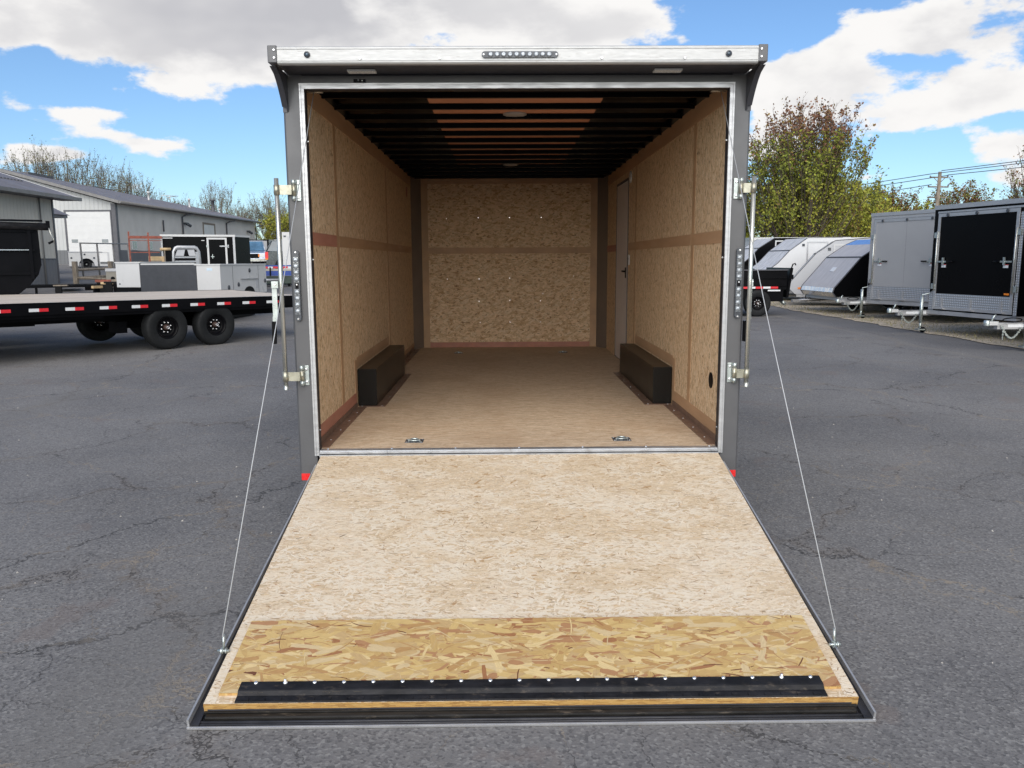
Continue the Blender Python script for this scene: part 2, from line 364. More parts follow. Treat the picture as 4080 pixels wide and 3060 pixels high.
def flake_mat(i, c):
    m, b, p = newmat('wood_strand'); co = b.n('ShaderNodeTexCoord').outputs['UV']
    g = b.noise(b.mapping(co, scale=(2.2, 26, 1)), 1, 5, .7, dim='2D')
    b.put(p.inputs['Base Color'], b.mix(b.mr(g, .3, .75, 0, .55), c, tuple(v*.62 for v in c)))
    p.inputs['Roughness'].default_value = .48; p.inputs['Specular IOR Level'].default_value = .35
    return m
FLP = [flake_mat(i, c) for i, c in enumerate([(.70, .59, .445), (.665, .55, .40), (.715, .625, .495), (.60, .475, .325), (.66, .53, .37), (.69, .59, .45), (.44, .29, .16), (.27, .155, .08), (.12, .08, .05)])]
FLK = [flake_mat(i, c) for i, c in enumerate([(.57, .405, .17), (.50, .335, .135), (.65, .495, .25), (.43, .255, .105), (.58, .445, .25), (.33, .155, .07), (.15, .06, .03), (.50, .345, .165), (.40, .215, .105)])]

def asphalt():
    m, b, p = newmat('asphalt')
    co = b.n('ShaderNodeTexCoord').outputs['Object']; xy = b.sep(co); v = b.comb(xy[0], xy[1])
    agg = b.vor(v, 100, 'F1', out=None, rnd=1); ac = b.sep(agg.outputs['Color'])
    fine = b.noise(v, 260, 3, .6, dim='2D')
    med = b.noise(v, 34, 5, .7, dim='2D'); big = b.noise(v, .4, 6, .6, dim='2D'); pat = b.noise(v, 1.3, 5, .62, dim='2D')
    c = b.mix(b.mr(big, .3, .7), (.130, .127, .129), (.190, .184, .180))
    c = b.mix(b.mr(pat, .45, .75, 0, .5), c, (.165, .156, .148))
    c = b.mix(b.m('MULTIPLY', b.mr(ac[0], .60, .97), .42), c, (.32, .315, .30))      # pale stones
    c = b.mix(b.m('MULTIPLY', b.mr(ac[1], .60, .95), .45), c, (.045, .045, .048))      # dark binder pits
    c = b.mix(b.mr(med, .50, .75, 0, .28), c, (.07, .07, .078))
    c = b.mix(b.mr(fine, .55, .8, 0, .25), c, (.24, .235, .23))
    # crack networks
    wob = b.vm('SUBTRACT', b.noise(v, 1.3, 6, .72, dim='2D', out=1), (.5, .5, .5))
    vc = b.vm('ADD', v, b.vm('MULTIPLY', wob, (.8, .8, 0)))
    vd = b.vm('ADD', v, b.vm('MULTIPLY', wob, (.30, .30, 0)))
    wf = b.noise(v, 30, 3, .6, dim='2D')
    def cracks(vec, sc, w, lo, hi, msk):
        d = b.vor(vec, sc, 'DISTANCE_TO_EDGE')
        d = b.m('ADD', d, b.m('MULTIPLY', b.m('SUBTRACT', wf, .5), w*1.6))
        return b.m('MULTIPLY', b.m('SUBTRACT', 1, b.mr(d, w*.3, w)), b.mr(msk, lo, hi))
    mk1 = b.noise(v, .42, 3, .5, dim='2D'); mk2 = b.noise(b.vm('ADD', v, (31, 7, 0)), .6, 4, .55, dim='2D')
    k1 = cracks(vc, .55, .0065, .24, .38, mk1); k2 = b.m('MULTIPLY', cracks(vd, 2.6, .011, .34, .50, mk2), .8)
    k3 = cracks(b.vm('ADD', vc, (11.3, 4.1, 0)), .19, .004, .2, .4, mk2)
    halo = b.m('MULTIPLY', b.m('SUBTRACT', 1, b.mr(b.vor(vc, .55, 'DISTANCE_TO_EDGE'), .0, .035)), b.mr(mk2, .42, .62))
    c = b.mix(b.m('MULTIPLY', halo, .35), c, (.17, .14, .115))
    kk = b.m('MAXIMUM', b.m('MAXIMUM', k1, k2), k3)
    ktone = b.mix(b.mr(b.noise(v, 1.5, 3, dim='2D'), .46, .58), (.022, .021, .021), (.27, .225, .17))
    c = b.mix(b.m('MULTIPLY', kk, .66), c, ktone)
    # worn and stained patches
    c = b.mix(b.mr(b.noise(b.mapping(v, scale=(1, .16, 1)), .9, 5, .6, dim='2D'), .58, .74, 0, .4), c, (.155, .15, .142))
    st = b.noise(b.vm('ADD', v, (5, 17, 0)), 1.1, 5, .65, dim='2D')
    c = b.mix(b.mr(st, .64, .70, 0, .35), c, (.17, .135, .12))
    # crack-filler line running up the right-hand side of the lot, and tyre-worn lane on the left
    lx = b.m('ADD', xy[0], b.m('MULTIPLY', b.m('SUBTRACT', b.noise(v, .5, 4, dim='2D'), .5), .5))
    ln = b.m('ABSOLUTE', b.m('SUBTRACT', lx, 7.35))
    c = b.mix(b.m('MULTIPLY', b.m('SUBTRACT', 1, b.mr(ln, .02, .14)), .6), c, (.19, .18, .165))
    new = b.mr(b.m('ADD', xy[0], b.m('MULTIPLY', b.m('SUBTRACT', big, .5), .7)), 7.4, 7.9)
    c = b.mix(b.m('MULTIPLY', b.m('MULTIPLY', new, .22), b.mr(xy[1], 5, 9)), c, (.058, .059, .066))
    b.put(p.inputs['Base Color'], c); b.put(p.inputs['Roughness'], b.mr(med, .3, .7, .72, .95))
    p.inputs['Specular IOR Level'].default_value = .3
    h = b.m('ADD', b.m('MULTIPLY', agg.outputs['Distance'], .5), b.m('MULTIPLY', kk, -1.2))
    bump(b, p, b.m('ADD', h, b.m('MULTIPLY', med, .8)), .30, .005); return m
M['asphalt'] = asphalt()
def gravel():
    m, b, p = newmat('gravel_and_dry_grass')
    co = b.n('ShaderNodeTexCoord').outputs['Object']; xy = b.sep(co); v = b.comb(xy[0], xy[1])
    ag = b.sep(b.vor(v, 38, 'F1', out='Color'))
    c = b.mix(b.mr(ag[0], .2, .9), (.34, .285, .21), (.62, .53, .41))
    c = b.mix(b.mr(b.noise(v, 1.6, 5, .65, dim='2D'), .52, .66, 0, .5), c, (.20, .18, .09))
    c = b.mix(b.mr(b.noise(v, 7, 5, .7, dim='2D'), .58, .72, 0, .55), c, (.13, .12, .06))
    b.put(p.inputs['Base Color'], c); p.inputs['Roughness'].default_value = .95
    bump(b, p, b.noise(v, 40, 4, dim='2D'), .8, .02); return m
M['gravel'] = gravel()

# ------------------------------------------------------------------ ground
def sst(a, b, x):
    t = max(0, min(1, (x-a)/(b-a))); return t*t*(3-2*t)
PROF = [(0, 0), (14, 0), (20, .06), (25, .18), (34, .55), (40, .66), (65, 1.44), (100, 1.6), (1e5, 1.6)]
def gz(x, y):
    r = math.hypot(x, y+4.6); a = math.degrees(math.atan2(x, y+4.6)) if y > -4.6 or abs(x) > .1 else 0
    for (r0, z0), (r1, z1) in zip(PROF, PROF[1:]):
        if r < r1: h = z0+(z1-z0)*(r-r0)/(r1-r0); break
    if abs(a) > 95: h = 0
    w = 1-sst(-11, 4, a)
    return h*w - .075*(1-sst(-1, 8, y))
def ground():
    b = MB(); rs = [0]+[.6*k for k in range(1, 40)]+[24+1.6*k for k in range(0, 40)]+[92, 105, 125, 160, 230, 400, 800, 1600]
    N = 144; rings = []
    for r in rs:
        ring = []
        for k in range(N):
            a = 2*pi*k/N; x = r*sin(a); y = -4.6+r*cos(a); ring.append(b.v((x, y, gz(x, y)-0.0005)))
            if r == 0: break
        rings.append(ring)
    for k in range(N): b.f([rings[0][0], rings[1][k], rings[1][(k+1) % N]], True)
    for A, Bq in zip(rings[1:], rings[2:]):
        for k in range(N): b.f([A[k], A[(k+1) % N], Bq[(k+1) % N], Bq[k]], True)
    o = b.build('ground', M['asphalt']); ident(o, kind='structure')
    random.seed(4)
    b = MB(); L = []; Rr = []
    y = 3.0
    while y < 60:
        x = 8.68+.08*random.uniform(-1, 1)+(.25*sst(19, 24, y)) + .3*sst(24, 45, y)
        L.append(b.v((x, y, gz(x, y)+.012))); Rr.append(b.v((70, y, gz(70, y)+.02))); y += .35 if y < 30 else 2
    for i in range(len(L)-1): b.f([L[i], Rr[i], Rr[i+1], L[i+1]])
    o = b.build('gravel_verge', M['gravel']); ident(o, kind='structure')
    # tufts of thin grass on the gravel (uncountable)
    b = MB(); random.seed(9)
    for _ in range(2600):
        x = 8.95+abs(random.gauss(0, 2.3)); y = random.uniform(7.5, 26)
        if random.random() < .35: x = 8.75+random.random()*.8
        z = .013; h = random.uniform(.02, .075); a = random.uniform(0, 6.28); w = .006
        dx_, dy_ = cos(a)*w, sin(a)*w; lx, ly = random.gauss(0, .02), random.gauss(0, .02)
        b.face([(x-dx_, y-dy_, z), (x+dx_, y+dy_, z), (x+lx, y+ly, z+h)])
    ident(b.build('grass', simple('thin_grass', (.24, .21, .10), .9, 0, .4, 2)), 'short thin grass tufts on the gravel under the parked trailers', 'grass', kind='stuff')
ground()

# loose grit scattered over the lot (uncountable)
def grit():
    b = MB(); random.seed(14)
    for _ in range(900):
        x = random.gauss(0, 4.5); y = random.uniform(-3.2, 12)
        if abs(x) < 1.3 and y > -2.3: continue
        if x > 8.5: continue
        r = random.choice((.003, .004, .004, .006, .009)); z = gz(x, y)
        t = [b.v((x+r*cos(a_)*random.uniform(.7, 1.2), y+r*sin(a_)*random.uniform(.7, 1.2), z-.001)) for a_ in (0, 1.3, 2.5, 3.8, 5.1)]; tp = b.v((x, y, z+r*.8))
        for i in range(5): b.f([t[i], t[(i+1) % 5], tp])
    ident(b.build('grit', simple('pale_grit', (.34, .32, .29), .9, 0, .4, 3)), 'loose pale grit scattered on the asphalt', 'grit', kind='stuff')
grit()
from mathutils import noise as mnoise
# ------------------------------------------------------------------ the open enclosed trailer
def main_trailer():
    T = thing('enclosed_trailer', 'charcoal enclosed cargo trailer with its rear ramp door lowered and board-lined interior in view', 'trailer', (0, 0, 0))
    W = 1.295; ZF = .4417; ZC = 2.549; L = 5.645; IW = 1.206
    # outer shell
    for s in (-1, 1):
        part('side_skin', M['post'], T, (s*W, s*(W-.012), .06, L+.1, .34, 2.60))
    part('front_skin', M['post'], T, (-W+.013, W-.013, L+.085, L+.1, .34, 2.60))
    part('roof', M['alu'], T, (-W, W, .02, L+.1, 2.602, 2.63))
    part('underframe', M['blk'], T, (-1.2, -1.1, .07, L, .28, .42), (1.1, 1.2, .07, L, .28, .42), (-1.1, 1.1, .07, .15, .28, .42), (-1.1, 1.1, L-.1, L, .28, .42))
    b = MB(); b.box(-.06, .06, L+.1, L+1.3, .34, .44); b.tube([(-.9, L+.05, .38), (0, L+1.1, .38), (.9, L+.05, .38)], .05, 6); b.build('tongue', M['blk'], T)
    for s in (-1, 1):
        for y in (2.0, 2.85):
            w = MB(); w.lathe([(.17, -.11), (.30, -.115), (.34, -.09), (.345, 0), (.34, .09), (.30, .115), (.17, .11)], (s*1.175, y, .345+0), 'x', 28)
            t = w.build('wheel', M['rubber'], T)
            w = MB(); w.lathe([(0, .02), (.06, .03), (.17, .06), (.175, .1), (.17, -.1), (0, -.1)], (s*1.175, y, .345), 'x', 20); w.build('rim', M['alu'], t)
    # rear frame: posts and header
    b = MB()
    for s in (-1, 1):
        b.prism([(s*1.188, .05), (s*1.188, 0), (s*1.283, 0), (s*W, .012), (s*W, .055)], 'z', .2559, 2.56)
    b.prism([(0.0, 2.49), (.0, 2.545), (.012, 2.56), (.05, 2.56), (.05, 2.49)], 'x', -1.1875, 1.1875)
    b.build('rear_frame', M['post'], T)
    part('rear_sill_beam', M['blk'], T, (-1.187, 1.187, .0, .05, .29, .404))
    # bright trim round the opening, mitred
    b = MB(); y0 = -.014; y1 = .0; zo, zi, xo, xi, zb = 2.5045, 2.4754, 1.1999, 1.173, .4115
    for s in (-1, 1):
        A = [(s*xo, zb), (s*xo, zo), (s*xi, zi), (s*xi, zb)]; b.prism(A, 'y', y0, y1)
        b.prism([(s*(xo-.004), zb), (s*(xo-.004), zo-.004), (s*(xo-.010), zo-.010), (s*(xo-.010), zb)], 'y', y0-.005, y0)
    b.prism([(-xo, zo), (xo, zo), (xi, zi), (-xi, zi)], 'y', y0, y1)
    b.prism([(-xo+.004, zo-.004), (xo-.004, zo-.004), (xo-.010, zo-.010), (-xo+.010, zo-.010)], 'y', y0-.005, y0)
    tr = b.build('opening_trim', M['alu'], T)
    for s in (-1, 1):
        for z in (.56, 1.55, 2.2): MB().disc((s*(xi-.004), .02, z), 'y', .005, -.004, 8).build('screw', M['chrome'], tr)
    b = MB()
    for s in (-1, 1): b.box(s*1.172, s*1.182, .001, .05, .42, 2.474)
    b.box(-1.172, 1.172, .001, .05, 2.4745, 2.484); b.build('opening_seal', M['rubber_seal'], T)
    # sill: two bright steps with a dark gap
    b = MB(); b.box(-1.17, 1.17, -.012, .035, .428, .4425); b.box(-1.17, 1.17, -.02, -.012, .424, .436); b.box(-1.17, 1.17, -.026, -.004, .405, .4185)
    si = b.build('sill', M['alu_sill'], T)
    for k in range(7): MB().disc((-1.13+k*.377, .028, .4426), 'z', .006, .004, 8).build('screw', M['chrome'], si)
    part('sill_gap', M['blk'], T, (-1.171, 1.171, -.010, .0, .4186, .4278))
    # header beam
    b = MB(); P = [(-.27, 2.553), (-.262, 2.546), (-.232, 2.546), (-.232, 2.632), (-.262, 2.634), (-.27, 2.628)]
    b.prism(P, 'x', -1.243, 1.243)
    b.box(-1.243, 1.243, -.2735, -.2701, 2.6185, 2.6215); b.box(-1.243, 1.243, -.2735, -.2701, 2.5605, 2.5625)
    hb = b.build('header_beam', M['beam'], T)
    for k in range(6):
        x = (-.816, -.407, -1.22, .43, .86, 1.22)[k]
        if abs(x) < 1.2: MB().disc((x, -.2735, 2.5705), 'y', .0065, -.006, 8).build('screw', M['chrome'], hb)
    for s in (-1, 1):
        b = MB(); b.box(s*1.2432, s*1.291, -.276, -.10, 2.551, 2.637, bev=.004)
        ec = b.build('end_cap', M['post'], hb, 'charcoal end cap')
    for s in (-1, 1):
        for z in (2.575, 2.613): MB().disc((s*1.256, -.276, z), 'y', .006, -.006, 8).build('bolt', M['chrome'], hb)
        c = MB().lathe([(.016, 0), (.016, -.006), (.0095, -.009), (.0095, -.006), (0, -.006)], (s*1.088, -.2701, 2.591), 'y', 16, False).build('marker_button', M['bezel'], T)
        MB().lathe([(.0088, -.0062), (.007, -.010), (0, -.011)], (s*1.088, -.2701, 2.591), 'y', 12).build('button_lens', M['glass'], c)
    # canopy between beam and header
    b = MB(); P = [(-.231, 2.556), (-.231, 2.630), (.0, 2.63), (.0, 2.612)]
    prof = []
    for k in range(9):
        a = k/8; prof.append((-.231+.231*a, 2.553+.004*sin(pi*a)))
    b.prism(prof+[(.0, 2.60), (-.231, 2.60)], 'x', -1.262, 1.262); b.build('canopy_soffit', M['post_d'], T)
    part('canopy_top', M['post'], T, (-1.29, 1.29, -.23, .02, 2.604, 2.63))
    # curved side gussets
    for s in (-1, 1):
        pts = [(.0, 2.552), (-.235, 2.552), (-.235, 2.545)]
        for k in range(9):
            t = k/8; pts.append((-.235+.232*(t**.55), 2.545-.19*t))
        pts.append((.0, 2.355))
        b = MB(); b.prism(pts, 'x', s*1.264, s*1.272)
        curve = pts[2:11]
        for (ya, za), (yb, zb_) in zip(curve, curve[1:]):
            b.face([(s*1.272, ya, za), (s*1.272, yb, zb_), (s*1.294, yb, zb_), (s*1.294, ya, za)])
        b.box(s*1.2722, s*1.294, -.004, -.001, 2.352, 2.50)
        g = b.build('gusset', M['post_d'], T)
        MB().disc((s*1.283, -.004, 2.401), 'y', .004, -.004, 8).build('bolt', M['chrome'], g)
    # loading lights and camera under the canopy
    for x0, x1 in ((-.915, -.765), (.735, .885)):
        o = part('loading_light', M['lens_w'], T, (x0, x1, -.115, -.05, 2.545, 2.5535))
    b = MB(); b.box(-.90, -.835, -.016, -.0005, 2.509, 2.526, bev=.003); b.box(-.885, -.868, -.024, -.016, 2.512, 2.523); c = b.build('rear_camera', M['blk'], T)
    MB().disc((-.872, -.024, 2.5175), 'y', .0045, -.003, 10).build('camera_lens', M['lens'], c)
    MB().disc((-.852, -.017, 2.516), 'y', .003, -.002, 8).build('camera_led', M['chrome'], c)
    # high-mounted brake light and side tail lights
    def oval(cx, cz, hl, hw, vert, y0, y1):
        pts = []
        for k in range(24):
            a = 2*pi*k/24; c_, s_ = cos(a), sin(a)
            e = (hl-hw)*(1 if c_ > 1e-9 else -1)
            p = (e+hw*c_, hw*s_); pts.append((cx+p[1], cz+p[0]) if vert else (cx+p[0], cz+p[1]))
        return pts
    b = MB(); b.prism(oval(.0075, 2.588, .197, .0155, False, 0, 0), 'y', -.280, -.2701); bl = b.build('brake_light', M['bezel'], T)
    for k in range(10):
        x = .0075+(k-4.5)*.0335
        MB().lathe([(.0135, -.2802), (.0125, -.286), (.006, -.288), (0, -.285)], (x, 0, 2.588), 'y', 14).build('lamp_cell', M['lens'], bl)
    for x in (-.180, .195): MB().disc((x, -.2802, 2.588), 'y', .005, -.003, 8).build('screw', M['chrome'], bl)
    for s in (-1, 1):
        x = s*1.2585
        b = MB(); b.prism(oval(x, 1.403, .2, .0175, True, 0, 0), 'y', -.016, -.0005); tl = b.build('tail_light', M['bezel'], T)
        for k in range(9):
            z = 1.403+(k-4)*.0362
            if k == 4:
                q = MB(); q.box(x-.009, x+.009, -.0185, -.0162, z-.016, z+.016, bev=.001); q.build('lamp_cell', M['blk'], tl, 'dark middle cell')
                MB().disc((x, -.0186, z+.007), 'y', .005, -.003, 8).build('lamp_cell', M['chrome'], tl)
                continue
            q = MB(); q.lathe([(.0155, -.0162), (.0148, -.022), (.008, -.0255), (.003, -.0235), (0, -.027)], (x, 0, z), 'y', 10); q.box(x-.0135, x+.0135, -.021, -.0162, z-.0165, z+.0165)
            q.build('lamp_cell', M['lens'], tl)
        for z in (1.591, 1.215): MB().disc((x, -.0165, z), 'y', .006, -.004, 8).build('screw', M['chrome'], tl)
        part('reflector', M['red'], T, (s*1.285, s*1.235, -.0035, -.0005, .262, .302))
    # lock bars on both posts
    for s in (-1, 1):
        tx = s*1.338 if s < 0 else 1.312
        b = MB(); b.tube([(tx, -.05, .823), (tx, -.05, 1.995)], .0125, 14); b.lathe([(.0137, .81), (.0137, .835), (0, .835)], (tx, -.05, 0), 'z', 12); lb = b.build('lock_bar', M['steel'], T)
        for z in (1.932, .887):
            q = MB(); q.box(s*1.214, s*1.238, -.006, -.0005, z-.058, z+.058, bev=.003); q.tube([(s*1.252, -.016, z-.058), (s*1.252, -.016, z-.03)], .012, 10); q.tube([(s*1.252, -.016, z+.03), (s*1.252, -.016, z+.058)], .012, 10); q.box(s*1.238, s*1.252, -.006, -.001, z-.057, z+.057)
            hp = q.build('hinge_plate', M['zinc'], lb)
            q = MB(); q.tube([(s*1.252, -.016, z-.0295), (s*1.252, -.016, z+.0295)], .0135, 10); q.box(s*1.258, tx-s*.010, -.050, -.044, z-.026, z+.026); q.box(s*1.256, s*1.262, -.046, -.016, z-.026, z+.026)
            q.tube([(tx, -.05, z-.027), (tx, -.05, z+.027)], .0165, 12); q.build('hinge_strap', M['zincy'], lb)
            for dz_ in (-.037, .037): MB().lathe([(.009, -.006), (.008, -.010), (.003, -.012), (0, -.010)], (s*1.228, 0, z+dz_), 'y', 10).build('bolt', M['chrome'], lb)
        # handle: pivot plate, flat arm, black grip
        hx = tx+s*.034
        q = MB()
        if s < 0: q.box(hx-.019, hx+.021, -.066, -.060, 1.390, 1.430, bev=.002); q.box(hx-.019, hx+.010, -.058, -.053, 1.24, 1.41, bev=.001); q.prism([(hx-.019, 1.24), (hx+.010, 1.24), (hx-.004, 1.19), (hx-.024, 1.19)], 'y', -.058, -.053)
        else: q.box(tx+.002, tx+.022, -.046, .0, 1.385, 1.425, bev=.002); q.box(tx+.008, tx+.014, -.05, .0, 1.20, 1.41)
        q.build('handle_arm', M['zinc'], lb)
        q = MB()
        if s < 0: q.prism([(hx-.026, 1.205), (hx-.002, 1.205), (hx-.006, 1.077), (hx-.028, 1.077)], 'y', -.064, -.048)
        else: q.box(tx-.016, tx-.002+.006, -.03, .01, 1.07, 1.19, bev=.003)
        q.build('handle_grip', M['blk'], lb)
        MB().disc((hx-s*.004 if s < 0 else tx+.015, -.066 if s < 0 else -.046, 1.412), 'y', .007, -.005, 10).build('bolt', M['chrome'], lb)
    # ---- interior
    part('floor', M['osb_floor'], T, (-IW, IW, .0355, L, ZF-.02, ZF))
    for s in (-1, 1):
        for y0, y1 in ((.051, .92), (.921, 3.28), (3.281, 5.41)):
            if s > 0 and y0 > 3:
                part('wall_panel', M['osb_side'], T, (s*IW, s*(IW+.01), 3.281, 3.76, ZF, ZC), (s*IW, s*(IW+.01), 4.615, 5.41, ZF, ZC), (s*IW, s*(IW+.01), 3.76, 4.615, 2.37, ZC))
                continue
            part('wall_panel', M['osb_side'], T, (s*IW, s*(IW+.01), y0, y1, ZF, ZC))
        X = s*IW; Xi = s*(IW-.0030); Xj = s*(IW-.0022)
        part('seam_strip', M['luan_tan'], T, (X, Xj, .875, .955, ZF+.09 if True else 0, 2.43))
        part('seam_strip', M['luan_tan'], T, (X, Xj, 3.26, 3.335, ZF+.09, 2.43))
        part('top_strip', M['luan'], T, (X, Xi, .051, 5.41, 2.432, ZC))
        part('kick_strip', M['luan_red'] if s < 0 else M['luan'], T, (X, Xi, .051, 1.40, ZF+.001, .555))
        part('kick_strip', M['luan'], T, (X, Xi, 3.30, 3.755 if s > 0 else 5.41, ZF+.001, .53))
        y_ = [(.051, .874, 'luan_red' if s < 0 else 'luan'), (.956, 3.258, 'luan_tan' if s < 0 else 'luan'), (3.337, 3.755 if s > 0 else 5.41, 'luan')]
        if s > 0: y_.append((4.62, 5.41, 'luan_red'))
        for a, c, mm in y_: part('belt_strip', M[mm], T, (X, Xi, a, c, 1.635, 1.71))
        part('wheel_box_surround', M['luan'], T, (X, Xj, 1.37, 1.448, ZF+.001, .80), (X, Xj, 1.448, 3.22, .735, .815))
        # floor angles
        for a, c in ((.06, 1.40), (3.26, 5.40)):
            if s > 0 and a > 3: c = 3.76
            fa = part('floor_angle', M['flange'], T, (s*(IW-.006), s*(IW-.075), a, c, ZF+.0005, ZF+.004), (s*(IW-.0061), s*(IW-.009), a, c, ZF+.004, ZF+.04))
            n = int((c-a)/.30)
            for k in range(n): MB().disc((s*(IW-.045), a+.2+k*.3, ZF+.004), 'z', .006, .003, 8).build('screw', M['chrome'], fa)
        # wheel boxes
        wb = MB(); wb.box(s*IW-s*.0062, s*1.057, 1.45, 3.22, ZF+.004, .728, bev=.004); w = wb.build('wheel_box', M['wheelbox'], T)
        part('flange', M['flange'], w, (s*1.0565, s*.992, 1.41, 3.2, ZF+.0005, ZF+.0038), (s*1.19, s*1.0565, 1.41, 1.449, ZF+.0005, ZF+.0038))
        for k in range(5): MB().disc((s*1.02, 1.44+k*.42, ZF+.0038), 'z', .006, .003, 8).build('screw', M['chrome'], w)
        MB().disc((s*1.17, 1.43, ZF+.0038), 'z', .006, .003, 8).build('screw', M['chrome'], w)
        # angled front corners
        q = MB(); q.prism([(s*1.2055, 5.4105), (s*1.103, 5.6445), (s*1.115, 5.6445), (s*1.2175, 5.4105)], 'z', ZF, ZC); q.build('corner_panel', M['corner'], T)
    # front wall
    part('wall_panel', M['osb_back'], T, (-1.103, 1.103, L, L+.012, ZF, ZC))
    for s in (-1, 1): part('front_wall_strip', M['luan_tan'] if s < 0 else M['luan'], T, (s*1.103, s*1.02, L-.006, L, ZF, ZC-.065))
    part('front_wall_strip', M['luan'], T, (-1.103, 1.103, L-.0065, L, 2.484, ZC-.001))
    part('front_wall_strip', M['luan'], T, (-1.0195, 1.0195, L-.005, L, 1.627, 1.701))
    part('front_wall_strip', M['luan_red'], T, (-1.0195, 1.0195, L-.005, L, ZF+.001, .508))
    fwall = [(-.79, 2.06), (-.39, 2.07), (0, 2.07), (.40, 2.07), (-.79, 1.31), (-.39, 1.31), (0, 1.32), (.42, 1.12), (.81, 1.34), (-.39, 1.03), (0, 1.04), (.39, 1.03), (.80, 1.05), (-.38, .76), (0, .76), (.39, .76)]
    for x, z in fwall: MB().disc((x, L, z), 'y', .0075, -.004, 8).build('screw', M['chrome'], T)
    # ceiling
    part('ceiling_skin', M['blk_int'], T, (-IW-.01, IW+.01, .051, L+.08, 2.590, 2.60))
    part('ceiling_liner', M['liner'], T, (-.568, .568, .3, 4.6, 2.572, 2.5745))
    for k in range(15):
        y = .20+k*.38
        if y > L-.05: break
        b = MB(); b.prism([(y-.03, 2.5715), (y-.03, 2.568), (y-.016, 2.566), (y-.014, 2.537), (y+.014, 2.537), (y+.016, 2.566), (y+.03, 2.568), (y+.03, 2.5715)], 'x', -1.205, 1.205); b.build('roof_bow', M['blk_int'], T)
    b = MB()
    for s in (-1, 1): b.prism([(s*1.206, 2.549), (s*1.206, 2.5715), (s*1.18, 2.5715), (s*1.203, 2.549)], 'y', .076, L)
    b.box(-1.17, 1.17, .052, .12, 2.484, 2.5715); b.build('ceiling_edge', M['blk_int'], T)
    for y in (1.32, 4.36):
        d = MB().lathe([(.085, 2.5715), (.085, 2.562), (.06, 2.553), (0, 2.551)], (0.005, y, 0), 'z', 24).build('dome_light', M['dome'], T)
        part('light_switch', M['blk'], d, (.115, .13, y-.01, y+.01, 2.553, 2.571))
    # spring tubes at the top corners that carry the ramp cable
    for s in (-1, 1):
        b = MB(); b.tube([(s*1.19, .13, 2.505), (s*1.10, .13, 2.505)], .026, 14); pl = b.build('cable_pulley', M['steel'], T)
    # side door
    part('side_door', M['door_in'], T, (1.204, 1.214, 3.785, 4.60, .452, 2.345))
    part('door_frame', M['trimd'], T, (1.2, 1.218, 4.60, 4.615, ZF, 2.37), (1.2, 1.218, 3.762, 3.784, ZF, 2.37), (1.2, 1.218, 3.784, 4.60, 2.346, 2.37))
    b = MB(); b.box(1.196, 1.204, 3.86, 3.90, 1.35, 1.46); b.tube([(1.18, 3.88, 1.42), (1.18, 4.0, 1.42)], .009, 8); b.tube([(1.204, 3.88, 1.42), (1.178, 3.88, 1.42)], .009, 8); b.build('door_handle', M['blk'], T)
    MB().lathe([(.058, 1.206), (.058, 1.196), (.04, 1.19), (0, 1.188)], (0, 3.644, 2.36), 'x', 20).build('round_wall_light', M['white'], T)
    part('wall_switch', M['white'], T, (1.198, 1.206, 3.66, 3.70, 1.49, 1.59))
    q = MB(); q.lathe([(.05, 1.2058), (.05, 1.203), (.042, 1.202), (0, 1.2035)], (0, .322, .793), 'x', 24); q.build('vent', M['blk'], T)
    q = MB(); q.lathe([(.06, -1.2058), (.06, -1.203), (.05, -1.202), (0, -1.2035)], (0, 5.0, 2.335), 'x', 24); q.build('vent', M['luan_red'], T)
    # recessed floor rings
    for x, y in ((-.64, .222), (.638, .23), (-.628, 5.0), (.63, 5.0)):
        q = MB(); q.box(x-.055, x+.055, y-.048, y+.048, ZF+.0005, ZF+.003); t = q.build('tie_down', M['bezel'], T)
        q = MB(); pts = [(x+.033*cos(a*pi/8), y-.02+.038*sin(a*pi/8), ZF+.008+.004*sin(a*pi/8)) for a in range(9)]; q.tube(pts, .006, 8); q.tube([(x-.033, y-.02, ZF+.008), (x+.033, y-.02, ZF+.008)], .004, 8); q.build('ring', M['zinc'], t)
        for a in (-1, 1):
            for c in (-1, 1): MB().disc((x+a*.045, y+c*.038, ZF+.003), 'z', .006, .003, 8).build('screw', M['chrome'], t)
    # ---- ramp door, in its own tilted frame: X across, Y down the slope, Z out of the board
    A = Vector((0, -.03, .41)); d = Vector((0, -.97734774, -.21163978)); n = Vector((0, -.21163978, .97734774)); X = Vector((-1, 0, 0))
    xf = Matrix(((1, d.x, n.x, A.x), (0, d.y, n.y, A.y), (0, d.z, n.z, A.z), (0, 0, 0, 1)))
    RD = MB(xf)
    RD.box(-1.150, 1.150, .03, 1.988, -.060, -.022)
    rd = RD.build('ramp_door', M['post_d'], T)
    def mk(mat, name, par, *bx, bev=0):
        q = MB(xf)
        for z in bx: q.box(*z, bev=bev)
        return q.build(name, mat, par)
    # boards get their own object axes so that the strands follow the slope
    def board(name, mat, x0, x1, s0, s1, h0, h1, bev=0):
        q = MB(); q.box(x0, x1, s0, s1, h0, h1, bev=bev); o = q.build(name, mat, rd); o.matrix_local = xf; return o
    board('ramp_board', M['osb_ramp'], -1.162, 1.172, -.012, 1.985, -.034, 0)
    q = MB(); q.box(-1.1620, 1.1720, 1.9853, 1.9875, -.034, -.0005); o = q.build('board_edge', M['osb_edge'], rd); o.matrix_local = xf
    tb = board('traction_board', M['osb_gold'], -1.120, 1.125, 1.533, 1.945, .0005, .0105)
